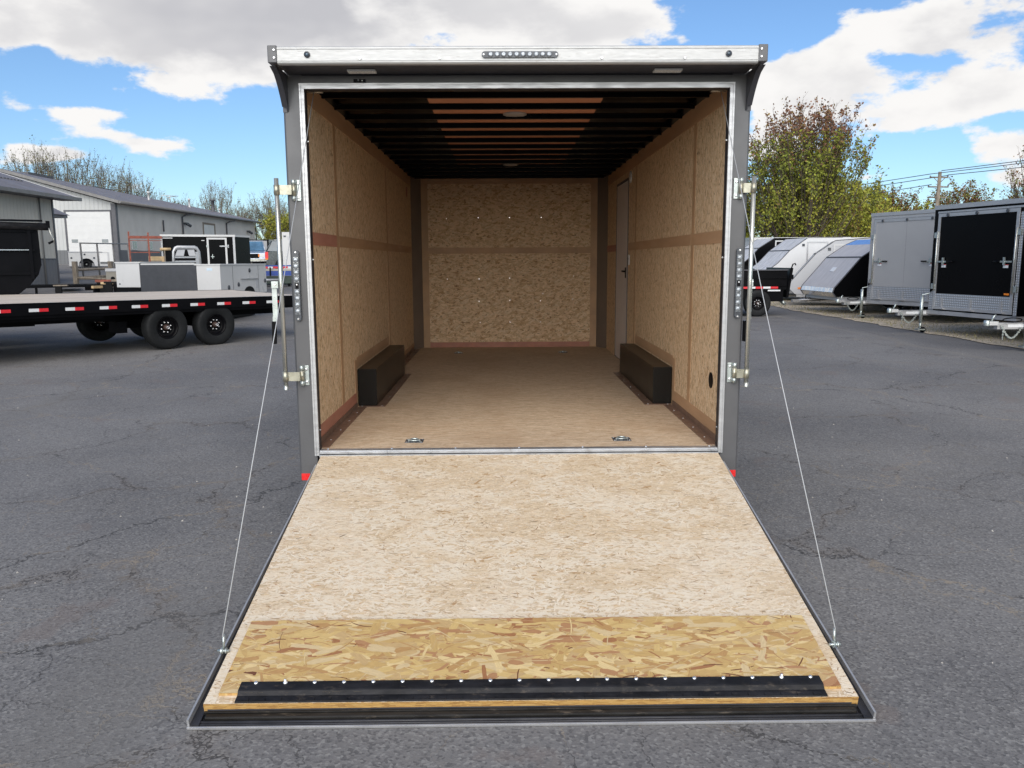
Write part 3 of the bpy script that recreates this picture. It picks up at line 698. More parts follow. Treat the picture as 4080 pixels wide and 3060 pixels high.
    # strands of the two boards, individually laid
    def strands(seed, n, X0, X1, Y0, Y1, zb, zr, ang, far, ln_, wd_, thinp, tln, twd, wts, wtt, mats, nseg, label):
        random.seed(seed); q = MB(); uvl = q.bm.loops.layers.uv.new('UVMap')
        for i in range(n):
            cx, cy = random.uniform(X0, X1), random.uniform(Y0, Y1)
            a = random.gauss(0, ang) if random.random() < far else random.uniform(-pi/2, pi/2)
            thin = random.random() < thinp
            ln = random.uniform(*(tln if thin else ln_)); wd = random.uniform(*(twd if thin else wd_))
            z = zb+random.random()*zr+(.0003 if thin else 0)
            k = random.choices(range(9), wtt if thin else wts)[0]
            if mats is FLP and not thin:      # bleached and browner areas drift across the sheet
                g = mnoise.noise((cx*2.2, cy*4.5, 3.1))+.7*mnoise.noise((cx*7, cy*14, 1.7))+(cy-.9)*.22
                if g > .10: k = random.choice((2, 5, 5, 2, 2))
                elif g < -.16: k = random.choice((3, 4, 1, 3, 4, 6 if random.random() < .22 else 3))
                else: k = random.choice((0, 1, 0, 5))
            pts = []; jt = random.uniform(.3, 1)
            for e in range(nseg+1): pts.append((-ln/2+ln*e/nseg, -wd/2*(1-(.75*jt if e in (0, nseg) else 0))*random.uniform(.8, 1.1)))
            for e in range(nseg, -1, -1): pts.append((-ln/2+ln*e/nseg+random.uniform(-.003, .003), wd/2*(1-(.75*random.random() if e in (0, nseg) else 0))*random.uniform(.8, 1.1)))
            vs = []; bend = random.gauss(0, .25)
            for (u, v) in pts:
                v2 = v+bend*u*u/ln
                vs.append(q.bm.verts.new((min(X1-.0002, max(X0+.0002, cx+u*cos(a)-v2*sin(a))), min(Y1-.0003, max(Y0+.0003, cy+u*sin(a)+v2*cos(a))), z)))
            q.mi = k; f = q.f(vs)
            if f:
                f.normal_update()
                if f.normal.z < 0: f.normal_flip()
                for lp in f.loops:
                    X_, Y_ = lp.vert.co.x-cx, lp.vert.co.y-cy
                    lp[uvl].uv = ((X_*cos(a)+Y_*sin(a))*12+i*1.37, (-X_*sin(a)+Y_*cos(a))*12+i*.71)
        o = q.build('wood_strands', mats, rd, label=label, norm=False); o.matrix_local = xf
    strands(21, 3400, -1.12, 1.125, 1.533, 1.945, .0107, .0014, .32, .76, (.05, .17), (.008, .035), .26, (.04, .12), (.0015, .006), (20, 20, 13, 9, 12, 2.4, .6, 14, 7), (5, 6, 6, 6, 7, 4.5, 3.5, 5, 6), FLK, 5, 'glossy golden strands of the narrow lower board')
    strands(22, 15000, -1.162, 1.172, -.012, 1.5325, .0002, .0009, .40, .80, (.014, .062), (.003, .015), .26, (.010, .045), (.0012, .0038), (20, 20, 10, 10, 8, 14, .9, .2, .05), (8, 8, 4, 7, 6, 3, 7, 5.5, 2.0), FLP, 3, 'pale cream strands of the wide upper board')
    strands(23, 450, -1.162, -1.121, 1.5335, 1.985, .0002, .0009, .36, .86, (.02, .04), (.004, .012), .24, (.012, .03), (.0012, .004), (20, 16, 14, 10, 8, 16, 1, .2, 0), (8, 8, 4, 7, 6, 3, 6, 4, 1), FLP, 3, 'pale cream strands along the left edge')
    strands(24, 450, 1.126, 1.172, 1.5335, 1.985, .0002, .0009, .36, .86, (.02, .04), (.004, .012), .24, (.012, .03), (.0012, .004), (20, 16, 14, 10, 8, 16, 1, .2, 0), (8, 8, 4, 7, 6, 3, 6, 4, 1), FLP, 3, 'pale cream strands along the right edge')
    # transition flap hinge
    q = MB(xf)
    x0, x1 = -1.052, 1.062
    prof = [(1.893, .0125), (1.893, .0165), (1.934, .0175), (1.9395, .016), (1.953, .0055), (1.962, .0065), (1.982, .0065), (1.984, .003), (1.984, .0008), (1.9455, .0008), (1.9455, .010), (1.936, .0128)]
    def pr_(pp, xa, xb):
        Aq = [q.v((xa, s_, h_)) for s_, h_ in pp]; Bq = [q.v((xb, s_, h_)) for s_, h_ in pp]; n_ = len(pp)
        for i in range(n_): q.f([Aq[i], Aq[(i+1) % n_], Bq[(i+1) % n_], Bq[i]])
        q.f(Aq[::-1]); q.f(Bq)
    pr_(prof, x0, x1)
    fl = q.build('ramp_flap', M['blk_worn'], rd)
    for k in range(36):
        xa = x0+.018+k*.0585; q = MB(xf); q.box(xa, xa+.029, 1.966, 1.981, .0066, .0092); q.build('hinge_knuckle', M['blk_worn'], rd)
    for k in range(20):
        x = -.998+k*.1066; tall = k in (1, 18)
        q = MB(xf); q.lathe([(.0075, .0168), (.0065, .0205), (.0025, .0215), (0, .0195)] if not tall else [(.0085, .0168), (.0075, .021), (.0045, .0215), (.0045, .031), (0, .032)], (x, 1.9, 0), 'z', 10)
        q.build('screw', M['chrome'], rd)
    # rusty closing bar and rubber along the foot
    q = MB(xf); q.box(-1.160, 1.168, 1.990, 1.998, -.038, -.026, bev=.002); q.box(-1.152, 1.158, 1.998, 2.020, -.056, -.030, bev=.004)
    q.build('foot_bar', simple('rust_flecked_black_steel', (.018, .017, .016), .4, 0, .4, 7, dirt=.55, stretch=(1, 4, 4), spec=.25), rd)
    q = MB(xf)
    for (s_, h_, r_) in ((2.028, -.044, .006), (2.039, -.044, .0045)): q.tube([(-1.165, s_, h_), (-.4, s_, h_), (.4, s_, h_), (1.175, s_, h_)], r_, 10)
    q.build('rubber_seal', M['rubber_seal'], rd)
    q = MB(xf)
    for s_, xi_, x0_, x1_ in ((-1, 1.1625, 1.170, 1.194), (1, 1.1725, 1.180, 1.204)): q.prism([(s_*xi_, .10), (s_*x0_, .10), (s_*x1_, 2.046), (s_*xi_, 2.046)], 'z', -.050, -.036)
    q.box(-1.1624, 1.1724, 2.0, 2.048, -.060, -.051); q.build('edge_channel', M['rubber_seal'], rd)
    q = MB(xf)
    for s_, x0_, x1_ in ((-1, 1.178, 1.202), (1, 1.188, 1.212)): q.prism([(s_*(x0_-.0075), .075), (s_*x0_, .075), (s_*x1_, 2.047), (s_*(x1_-.0075), 2.047)], 'z', -.046, -.014)
    q.box(-1.202, 1.212, 2.0485, 2.056, -.050, -.040, bev=.001)
    q.build('edge_trim', M['alu'], rd)
    # cables with eye bolts
    for s, x, top in ((-1, -1.178, (-1.150, .13, 2.486)), (1, 1.192, (1.158, .13, 2.486))):
        e = xf @ Vector((x, 1.712, .006))
        c = MB().tube([top, Vector(top).lerp(e, .5), e+Vector((0, 0, .06))], .0023, 6).build('ramp_cable', M['cable'], T)
        q = MB(); q.tube([e+Vector((0, .004, .005)), e+Vector((0, .012, .062))], .0052, 8); q.tube([e+Vector((-.022*1, 0, .002)), e+Vector((.022, 0, .002))], .0062, 8)
        q.lathe([(.013, -.008), (.013, .0), (.007, .001), (.007, .008), (.012, .009), (.012, .013), (0, .014)], e+Vector((0, 0, .002)), 'x', 10)
        q.build('eye_bolt', M['zinc'], c)
    return T
main_trailer()
# ------------------------------------------------------------------ flatbed trailer on the left
def wheel(par, c, r, w, face, axis='y', lugs=8, name='wheel'):
    """tyre + rim + hub + lug nuts about axis; face = +1/-1 the side that shows"""
    cx, cy, cz = c
    q = MB(); R0 = r*.50
    prof = [(R0, -w*.36), (r*.62, -w*.47), (r*.86, -w*.5), (r*.955, -w*.44), (r*.985, -w*.36), (r, -w*.2), (r, 0), (r, w*.2), (r*.985, w*.36), (r*.955, w*.44), (r*.86, w*.5), (r*.62, w*.47), (R0, w*.36)]
    q.lathe(prof, c, axis, 36)
    wh = q.build(name, M['rubber'], par)
    g = MB(); f = face
    g.lathe([(R0*1.02, f*w*.36), (R0*1.03, f*w*.40), (R0*.96, f*w*.38), (R0*.86, f*w*.2), (R0*.84, f*w*.05), (R0*.5, f*w*.12), (0, f*w*.12)], c, axis, 30); g.build('rim', M['blk'], wh)
    h = MB(); h.lathe([(r*.13, f*w*.1), (r*.13, f*w*.34), (r*.09, f*w*.42), (0, f*w*.43)], c, axis, 16); h.build('hub', M['hub'] if lugs == 8 else M['zinc'], wh)
    if lugs == 8:
        h = MB(); h.lathe([(r*.052, f*w*.43), (r*.075, f*w*.47), (r*.06, f*w*.49), (r*.04, f*w*.45)], c, axis, 14); h.build('hub_cap', M['chrome'], wh)
    for k in range(lugs if lugs <= 8 else 8):
        a = 2*pi*k/lugs+.3; u, v = R0*.46*cos(a), R0*.46*sin(a)
        cc = (cx+u, cy, cz+v) if axis == 'y' else (cx, cy+u, cz+v)
        h = MB(); h.lathe([(r*.035, f*w*.12), (r*.035, f*w*.22), (0, f*w*.23)], cc, axis, 6); h.build('lug_nut', M['chrome'], wh)
    return wh

def flatbed():
    h, pt, rl = .90525772, -.01278057, .02787332
    ch, sh = cos(h), sin(h); cp, sp = cos(pt), sin(pt); cr, sr = cos(rl), sin(rl)
    m = Matrix(((ch, -sh, 0), (sh, ch, 0), (0, 0, 1))) @ Matrix(((cp, 0, -sp), (0, 1, 0), (sp, 0, cp))) @ Matrix(((1, 0, 0), (0, cr, -sr), (0, sr, cr)))
    T = thing('flatbed_trailer', 'long black flatbed trailer with pale plank deck and red and white side tape', 'trailer', (-6.0378, 9.5187, gz(-6.04, 9.52)))
    T.rotation_mode = 'QUATERNION'; T.rotation_quaternion = m.to_quaternion()
    H = .8826; X0, X1 = -5.6, 3.04; D = 2.56
    b = MB(); random.seed(2); y = .05
    while y < D-.06:
        w = .142; b.box(X0+.03, X1-.03, y, min(y+w-.005, D-.045), H-.032+random.uniform(-.001, .001), H+random.uniform(-.002, .002)); y += w
    m_, nb, p = newmat('pale_deck_planks'); co = nb.n('ShaderNodeTexCoord').outputs['Object']
    g = nb.noise(nb.mapping(co, scale=(.8, 14, 1)), 2.2, 6, .7)
    pl = nb.noise(nb.mapping(co, scale=(.15, 7, 1)), 1, 1, .5)
    cc = nb.mix(nb.mr(g, .3, .7), (.40, .345, .29), (.56, .50, .435)); cc = nb.mix(nb.mr(pl, .35, .65, 0, .3), cc, (.62, .55, .47))
    nb.put(p.inputs['Base Color'], cc); p.inputs['Roughness'].default_value = .8
    b.build('deck_planks', m_, T)
    b = MB(); b.box(X0, X1, .0, .045, .70, H+.004); b.box(X0, X1, .0, .07, H-.012, H+.006); b.box(X0, X1, .03, .06, .649, .70)
    b.box(X0, X1, D-.045, D, .68, H+.004); b.box(X1-.045, X1, .046, D-.046, .68, H+.002); b.box(X0, X0+.045, .046, D-.046, .68, H+.002)
    b.build('side_rail', M['blk'], T)
    b = MB()
    for yy in (.62, 1.86): b.box(X0, X1-.1, yy, yy+.10, .50, .84)
    b.box(X0, -1.0, .1, .14, .60, .70)
    b.build('frame_beam', M['blk'], T)
    b = MB(); x = X0+.3
    while x < X1-.1: b.box(x, x+.05, .06, D-.06, .76, .845); x += .61
    b.build('cross_members', M['blk'], T)
    part('underside_deck', M['blk'], T, (X0+.03, X1-.05, .05, D-.05, .846, .849))
    for k in range(-6, 9):
        x = -2.17+.537*k
        if x < X0 or x+.29 > X1: continue
        part('tape_white', M['whtape'], T, (x, x+.146, -.0025, -.0005, .755, .805)); part('tape_red', M['redtape'], T, (x+.147, x+.285, -.0025, -.0005, .755, .805))
    for x in (0, .9616):
        part('axle', M['blk'], T, (x-.05, x+.05, .3, 2.3, .33, .43))
        wheel(T, (x+.09, .14, .39), .39, .25, -1); wheel(T, (x-.15, 2.05, .385), .385, .235, -1)
    # spring hangers, brake lines and the spare wheel slung under the frame
    b = MB(); b.box(-.6, 1.5, .60, .70, .36, .50); b.box(-.62, -.45, .4, .7, .30, .5); b.box(1.35, 1.5, .4, .7, .34, .5); b.build('spring_hanger', M['blk'], T)
    return T
flatbed()

# ------------------------------------------------------------------ V-nosed snow trailers on the right
def snow_trailer(label, loc, rz, skin, group, dz=0, leaning=False):
    T = thing('snow_trailer', label, 'trailer', loc, rz, group)
    a = Vector((.2126, -.97714, 0)); nrm = Vector((-.97714, -.2126, 0))
    xf = Matrix(((a.x, nrm.x, 0, 0), (a.y, nrm.y, 0, 0), (0, 0, 1, 0), (0, 0, 0, 1)))
    HT = 2.49+dz; FW = 2.21
    f = a*FW
    foot = [(0, 0), (f.x, f.y), (6.2, f.y), (6.2, .55), (1.3, .55)]
    b = MB(); b.prism(foot, 'z', .46, HT); b.build('body', skin, T)
    b = MB(); b.prism([(-.02, .0), (f.x-.01, f.y-.025), (6.22, f.y-.025), (6.22, .57), (1.3, .57)], 'z', HT, HT+.085); b.build('roof_trim', M['alu'], T)
    b = MB(); b.prism([(-.02, .0), (f.x-.01, f.y-.02), (6.2, f.y-.02), (6.2, .55), (1.3, .55)], 'z', .38, .46); b.build('floor_frame', M['alu'], T)
    def fp(name, mat, par, *bx, bev=0):
        q = MB(xf)
        for z in bx: q.box(*z, bev=bev)
        return q.build(name, mat, par)
    dt = 2.40+dz
    fp('header_rail', M['alu'], T, (.1, 2.19, .001, .012, dt+.015, dt+.05))
    dr = fp('ramp_door', skin, T, (.16, 2.11, .001, .02, .50, dt))
    fr = fp('door_frame', M['alu'], dr, (.14, .205, .021, .032, .49, dt+.005), (2.06, 2.125, .021, .032, .49, dt+.005), (.206, 2.059, .021, .032, dt-.06, dt+.005), (.206, 2.059, .021, .032, .49, .55))
    tread = simple('diamond_tread_plate', (.48, .49, .50), .35, .6, .15, 40, bmp=.6)
    if 'tread' not in M:
        m_, nb, p = newmat('diamond_tread_plate'); co = nb.sep(nb.n('ShaderNodeTexCoord').outputs['Object'])
        u = nb.m('ADD', nb.m('MULTIPLY', co[1], 22), nb.m('MULTIPLY', co[2], 22)); v = nb.m('SUBTRACT', nb.m('MULTIPLY', co[1], 22), nb.m('MULTIPLY', co[2], 22))
        w_ = nb.m('MULTIPLY', nb.m('SINE', nb.m('MULTIPLY', u, 3.1)), nb.m('SINE', nb.m('MULTIPLY', v, 3.1)))
        nb.put(p.inputs['Base Color'], nb.mix(nb.mr(w_, .1, .6), (.36, .37, .385), (.66, .67, .69))); p.inputs['Metallic'].default_value = .55; p.inputs['Roughness'].default_value = .33
        bump(nb, p, w_, .5, .004); M['tread'] = m_
    fp('tread_plate', M['tread'], dr, (.206, 2.059, .0205, .026, .551, .81+dz*.2))
    fp('corner_guard', M['tread'], T, (.0, .135, .001, .006, .47, .86))
    fp('corner_guard', M['tread'], T, (2.135, FW, .001, .008, .47, dt-.06))
    fp('skin_seam', M['trimd'], dr, (1.13, 1.133, .0205, .0215, .82, dt-.07)) if skin == M['greyskin'] else None
    for x in (.38, 1.13, 1.87):
        br = fp('step_bracket', M['alu'], dr, (x-.028, x+.028, .0325, .042, .52, .73), (x-.09, x+.09, .0325, .075, .50, .525))
    for x in (.40, 1.14, 1.86):
        q = MB(xf); q.tube([(x, .033, dt-.03), (x, .05, dt-.03)], .032, 12); q.build('marker_lamp', M['bezel'], dr)
    for x, z in ((.12, 1.98+dz), (.12, .95), (2.135, 1.98+dz), (2.135, .95)):
        fp('hinge_clamp', M['zinc'], T, (x-.05, x+.06, .013, .045, z-.055, z+.055), bev=.004)
    for x in (.165, 2.105):
        q = MB(xf); q.tube([(x, .05, .86), (x, .05, 2.06+dz)], .014, 8); lb = q.build('lock_rod', M['steel'], T)
    for sg, x in ((1, .205), (-1, 2.06)):
        q = MB(xf); q.box(x, x+sg*.26, .05, .062, 1.435, 1.465); q.box(x+sg*.15, x+sg*.19, .045, .07, 1.39, 1.53); hd = q.build('latch', M['zinc'], dr)
        q = MB(xf); q.tube([(x+sg*.26, .056, 1.45), (x+sg*.42, .056, 1.45)], .016, 8); q.build('latch_grip', M['blk'], hd)
        fp('warning_label', M['whtape'], dr, (x+sg*.10, x+sg*.22, .0215, .023, 1.335, 1.385)); fp('label_band', M['redtape'], dr, (x+sg*.10, x+sg*.22, .0215, .0235, 1.386, 1.397))
    if skin != M['greyskin']: fp('side_marker', M['orange'], T, (1.93, 2.04, .033, .04, .84, .875))
    # tongue
    q = MB(); q.box(-.62, 1.0, .02, .12, .345, .45); q.prism([(-.62, .0), (-.62, .14), (-.74, .12), (-.80, .09), (-.80, .04), (-.74, .02)], 'z', .41, .475); tg = q.build('tongue', M['alu'], T)
    q = MB(); q.lathe([(.0, .50), (.045, .49), (.055, .45), (.05, .40)], (-.77, .07, 0), 'z', 12); q.tube([(-.70, .07, .47), (-.66, .07, .56), (-.63, .07, .58)], .014, 6); q.build('coupler', M['zinc'], tg)
    q = MB(); q.tube([(-.16, -.03, .20), (-.16, -.03, .74)], .034, 12); q.tube([(-.16, -.03, .07), (-.16, -.03, .2)], .024, 10); q.tube([(-.16, -.03, .74), (-.16, -.03, .775), (-.04, -.06, .80), (-.01, -.06, .84)], .011, 6)
    q.box(-.23, -.09, -.10, .04, .045, .07); jk = q.build('jack', M['zinc'], tg)
    q = MB(); q.tube([(-.01, -.06, .835), (-.01, -.06, .91)], .017, 8); q.build('crank_grip', M['blk'], jk)
    q = MB(); q.lathe([(.0, -.05), (.055, -.05), (.055, .0), (0, 0)], (-.12, -.03, .055), 'y', 14); q.build('foot_cap', M['blk'], jk)
    q = MB(); pts = []
    for k in range(19):
        t = k/18; pts.append((-.58+.35*t, -.01, .40-.20*sin(pi*t)))
    for i, (p0, p1) in enumerate(zip(pts, pts[1:])): q.box(p0[0]-.004-(.006 if i % 2 else 0), p1[0]+.004, p0[1]-(.012 if i % 2 else .005), p0[1]+(.012 if i % 2 else .005), p0[2]-.013, p0[2]+.013)
    if leaning:
        for k in range(9): q.box(-.55-(.012 if k % 2 else .005), -.55+(.012 if k % 2 else .005), -.03, -.02, .17+k*.026, .19+k*.026)
    q.build('safety_chain', M['zinc'], tg)
    q = MB(); pts = [(-.40+.16*cos(t*pi/6), -.012, .50+.035*sin(t*pi/6)) for t in range(13)]; q.tube(pts, .010, 6); q.build('wiring_loop', M['blk'], tg)
    q = MB(); q.box(-.45, -.03, .012, .0195, .375, .425); q.build('tongue_label', M['whtape'], tg)
    for x in (3.4, 4.3): wheel(T, (x, f.y+.14, .33), .33, .2, -1, 'y', 5)
    return T
S1 = snow_trailer('black V-nosed cargo trailer with silver tread plate along the foot of its front ramp door', (8.755, 12.03, gz(8.755, 12.03)+.02), 0, M['blk_int'], 'V-nosed trailers on the gravel', 0, True)
S2 = snow_trailer('grey V-nosed cargo trailer just behind the black one, with a grey front ramp door', (9.32, 16.145, .02), R(8.9), M['greyskin'], 'V-nosed trailers on the gravel', .08)
S3 = copy_tree(S1); S3.location = (8.755, 8.62, gz(8.7, 8.6)+.02); S3['label'] = 'silver trailer tongue with hanging chain reaching in from the right edge of the photo'

# ------------------------------------------------------------------ slope-nosed snow trailers
def slope_trailer(label, loc, rz, prof, width, length, skin, hood, cap=None, door=None, mark=None, group='slope-nosed trailers beside the gravel', beltz=None, deck_z=None):
    """prof: nose outline (x from nose, z) bottom to top, the near side at y=0, the far at y=width"""
    T = thing('slope_nosed_trailer', label, 'trailer', loc, rz, group)
    top = prof[-1][1]; z0 = prof[0][1]
    out = prof+[(length, top+.02), (length, z0)]
    b = MB(); b.prism(out, 'y', .0, width); b.build('body', skin, T)
    # hood skin over the slope, edge trim down both sides
    b = MB(); b2 = MB(); bb = MB()
    t = .012
    for i, ((xa, za), (xb, zb)) in enumerate(zip(prof, prof[1:])):
        d = Vector((xb-xa, 0, zb-za)).normalized(); n = Vector((-d.z, 0, d.x))*t
        tgt = b
        if i <= 1: tgt = b2
        if cap and i == len(prof)-2: tgt = bb
        P = [(xa, za), (xb, zb), (xb+n.x, zb+n.z), (xa+n.x, za+n.z)]
        tgt.prism(P, 'y', .02, width-.02)
    b.build('hood', hood, T); b2.build('nose_band', M['silver_b'] if hood == M['silver'] else hood, T)
    if cap: bb.build('hood_cap', cap, T)
    else: bb.bm.free()
    for yy in (-.008, width-.018):
        q = MB()
        for (xa, za), (xb, zb) in zip(prof, prof[1:]):
            d = Vector((xb-xa, 0, zb-za)).normalized(); n = Vector((-d.z, 0, d.x))*.022
            q.prism([(xa-d.x*.004, za-d.z*.004), (xb+d.x*.004, zb+d.z*.004), (xb+n.x, zb+n.z), (xa+n.x, za+n.z)], 'y', yy, yy+.026)
        q.build('edge_trim', M['trimd'], T)
    # joint across the hood
    k = max(range(1, len(prof)-1), key=lambda i: -abs(prof[i][1]-(beltz or 1.57)))
    x, z = prof[k]; part('hood_joint', M['trimd'], T, (x-.025, x+.012, .02, width-.02, z-.01, z+.03))
    if door:
        xa, xb, za, zb = door
        d = part('side_door', skin, T, (xa+.05, xb-.05, -.012, -.001, za, zb-.05))
        part('door_frame', M['white'] if skin != M['nosew'] else M['alu'], d, (xa, xa+.05, -.02, -.001, za, zb), (xb-.05, xb, -.02, -.001, za, zb), (xa+.05, xb-.05, -.02, -.0125, zb-.05, zb))
    if mark: part('square_vent', M['bezel'], T, (mark[0]-.045, mark[0]+.045, -.02, -.001, mark[1]-.045, mark[1]+.045))
    part('floor_frame', M['alu'], T, (prof[0][0]+.05, length, .02, width-.02, z0-.10, z0-.002))
    for x in (length*.5, length*.5+.9): wheel(T, (x, .12, .30), .30, .2, -1, 'y', 5)
    return T
sp = [(.09, .50), (.0, .62), (.04, .74), (.74, 1.57), (1.28, 1.93), (1.62, 2.08)]
t1 = slope_trailer('black slope-nosed trailer with a brushed silver hood beside the grey trailer', (8.99, 17.5, 0), R(1), sp, 2.3, 5.2, M['blk_int'], M['silver'], M['bluecap'])
q = MB(); q.prism([(.40-.012, 1.167+.011), (.50-.012, 1.285+.011), (.50-.016, 1.285+.014), (.40-.016, 1.167+.014)], 'y', .93, 1.22); q.build('hood_sticker', M['whtape'], t1)
w2 = [(.35, .40), (.14, .60), (.14, .72), (.94, 1.70), (1.51, 2.11), (2.54, 2.18)]
slope_trailer('light grey slope-nosed trailer with an orange marker low on its side', (9.2, 22, 0), R(-19.6), w2, 2.2, 4.6, M['noseg'], M['noseg'], None, (1.46, 2.25, .75, 2.0), (1.34, 1.85))
part('side_marker', M['orange'], [o for o in col.objects if o.get('label', '').startswith('light grey slope')][0], (.43, .52, -.012, -.001, .56, .62))
w3 = [(.35, .40), (.12, .62), (.14, .74), (1.0, 1.40), (1.41, 1.84), (2.04, 2.29)]
slope_trailer('white slope-nosed trailer with a glossy streaked hood, behind the light grey one', (9, 25, 0), 0, w3, 2.3, 5.0, M['nosew'], M['dirtyhood'], None, (2.02, 2.79, .8, 2.16), (1.89, 2.04), beltz=1.84)
w4 = [(.4, .45), (.2, .7), (.3, .85), (1.3, 1.72), (1.52, 1.98), (2.18, 2.40)]
slope_trailer('black slope-nosed trailer with a dirty streaked hood, farthest back of the slope-nosed row', (9, 29, 0), 0, w4, 2.3, 5.0, M['blk_int'], M['dirtyhood'], None, (2.19, 2.75, .8, 2.3), None, beltz=1.98)
bt = thing('box_trailer', 'pale grey box trailer roof showing behind the dirty black slope-nosed trailer', 'trailer', (12.3, 36, 0))
b = MB(); b.box(0, 5, 0, 2.4, .5, 2.47); b.build('body', M['noseg'], bt); b = MB(); b.box(-.02, 5.02, -.02, 2.42, 2.47, 2.61); b.build('roof_trim', M['alu'], bt)
wheel(bt, (2.5, .1, .35), .35, .2, -1, 'y', 5)

# low aluminium utility trailer tongue on the gravel
ut = thing('utility_trailer', 'low bare aluminium utility trailer frame with a long tongue lying on the gravel', 'trailer', (8.62, 19.6, gz(8.6, 19.6)), R(12))
q = MB(); q.tube([(0, 0, .30), (1.4, .1, .38), (2.2, .6, .42)], .035, 6); q.tube([(.1, 0, .30), (1.3, -.15, .38), (2.2, -.6, .42)], .035, 6); q.box(.0, .5, -.04, .04, .26, .34); q.build('tongue_frame', M['alu'], ut)
q = MB(); q.box(2.2, 4.6, -.7, .7, .40, .46); q.build('bed', M['alu'], ut)
q = MB(); q.tube([(.5+.09*cos(t*pi/5), -.06, .42+.11*sin(t*pi/5)) for t in range(11)], .012, 6); q.build('hose_loop', M['blk'], ut)
wheel(ut, (1.75, -.55, .18), .18, .1, -1, 'y', 5); wheel(ut, (3.3, -.8, .26), .26, .16, -1, 'y', 5)

# black dump trailer, partly behind the right post
dt_ = thing('dump_trailer', 'black dump trailer with red and white tape, half hidden by the right rear post', 'trailer', (4.0, 17.2, 0))
q = MB(); q.box(0, 3.60, 0, .05, .72, 1.235); q.box(0, 3.60, 1.95, 2.0, .72, 1.235); q.box(0, .05, .05, 1.95, .72, 1.235); q.box(.05, 3.58, .05, 1.95, .72, .76)
for k in range(2): q.box(0, 3.6, -.03, 0, .82+k*.2, .84+k*.2)
q.build('dump_body', M['blk'], dt_)
q = MB(); q.prism([(0, 1.236), (3.0, 1.236), (3.35, 1.24), (2.2, 1.70), (0, 1.9)], 'y', 1.96, 1.995); q.build('side_board', M['blk'], dt_)
q = MB(); q.box(0, 3.62, -.03, .06, 1.2355, 1.262); q.build('top_rail', M['trimd'], dt_)
q = MB(); q.prism([(3.60, .50), (3.66, .50), (3.76, 1.30), (3.68, 1.30)], 'y', 0, 2.0); q.tube([(3.70, .0, 1.28), (3.74, .0, 1.40), (3.80, 0, 1.42), (3.82, 0, 1.37)], .018, 6); q.box(3.66, 3.76, -.04, .02, 1.0, 1.12); q.build('tailgate', M['blk'], dt_)
q = MB(); q.box(-1.0, 3.52, .02, .12, .40, .71); q.box(-1.0, 3.52, 1.88, 1.98, .40, .71); q.box(3.40, 3.54, .12, 1.88, .40, .62); q.build('chassis', M['blk'], dt_)
for k in range(12):
    x = .9+k*.205; part('tape_red' if k % 2 else 'tape_white', M['redtape'] if k % 2 else M['whtape'], dt_, (x, x+.2, -.034, -.031, .75, .805)) if k < 13 else None
part('plate_label', M['whtape'], dt_, (3.08, 3.42, -.034, -.031, .68, .72))
for x in (2.02, 2.80): wheel(dt_, (x, -.02, .36), .36, .22, -1)
q = MB(); q.tube([(3.6, .5, .42), (3.72, .4, .30)], .05, 8); q.build('hitch_lamp', M['zinc'], dt_)

# ------------------------------------------------------------------ black roll-off dump body on the far left
db = thing('dump_truck_body', 'tall black dump body with a rolled tarp and crank handle at the left edge', 'dump body', (-8.62, 10.15, gz(-8.62, 10.15)), R(33))
# back profile: x outward, z up; runs away to the left
q = MB(); P = [(-.40, .80), (-.22, .95), (-.02, 1.12), (.12, 1.30), (.18, 1.48), (.17, 2.12), (.12, 2.14), (-2.4, 2.14), (-2.4, .80)]
q.prism(P, 'y', 0, 2.2); q.build('dump_body', M['blk'], db)
q = MB()
for x in (-.0, -.62, -1.3): q.box(x, x+.05, -.05, 0, 1.22, 2.12)
for z in (1.30, 1.72, 2.06): q.box(-2.3, .10, -.035, 0, z, z+.04)
q.build('side_ribs', M['blk'], db)
q = MB(); q.tube([(-2.4, -.06, 2.20), (.33, -.06, 2.155)], .065, 12); q.build('tarp_roll', M['blk_worn'], db)
q = MB(); q.box(-2.4, .25, -.10, .05, 2.245, 2.275); q.box(.30, .36, -.12, .0, 2.10, 2.26); q.build('tarp_housing', M['blk'], db)
q = MB(); q.tube([(.34, -.12, 2.13), (.36, -.14, 2.02), (.40, -.14, 1.93), (.385, -.14, 1.89)], .011, 6); q.build('crank_arm', M['steel'], db)
q = MB(); q.tube([(.39, -.14, 1.90), (.31, -.14, 1.855)], .02, 8); q.build('crank_grip', M['blk'], db)
part('side_rail_marker', M['silver_b'], db, (-.50, .02, -.042, -.037, 1.735, 1.75))
q = MB(); q.box(-2.3, .0, .3, .5, .35, .89); q.box(-2.3, .0, 1.7, 1.9, .35, .89); q.build('chassis', M['blk'], db)
wheel(db, (-1.2, .2, .4), .4, .24, -1, 'y', 8)

# ------------------------------------------------------------------ white service body
sb = thing('service_body', 'large white truck service body with side lockers and dark bed, behind the flatbed deck', 'truck body', (-9.48, 15.2, gz(-9.4, 15.2)), R(-9))
q = MB(); q.box(0, .62, 0, 2.45, .84, 1.42); q.build('locker', M['white'], sb); part('locker_lid', M['white_s'], sb, (-.015, .66, -.015, 2.47, 1.421, 1.45))
q = MB(); q.box(2.10, 2.70, 0, 2.45, .64, 1.36); q.build('locker', M['white'], sb); part('locker_lid', M['white_s'], sb, (2.05, 2.72, -.015, 2.47, 1.361, 1.388))
part('bed', M['trimd'], sb, (.6205, 2.0995, .03, 2.4, .62, 1.22)); part('bed_front_panel', simple('dark_slate_panel', (.04, .043, .05), .55), sb, (.63, 2.09, .0, .029, .72, 1.375)); part('bed_top_rail', M['white_s'], sb, (.66, 2.05, .0, .2, 1.376, 1.41))
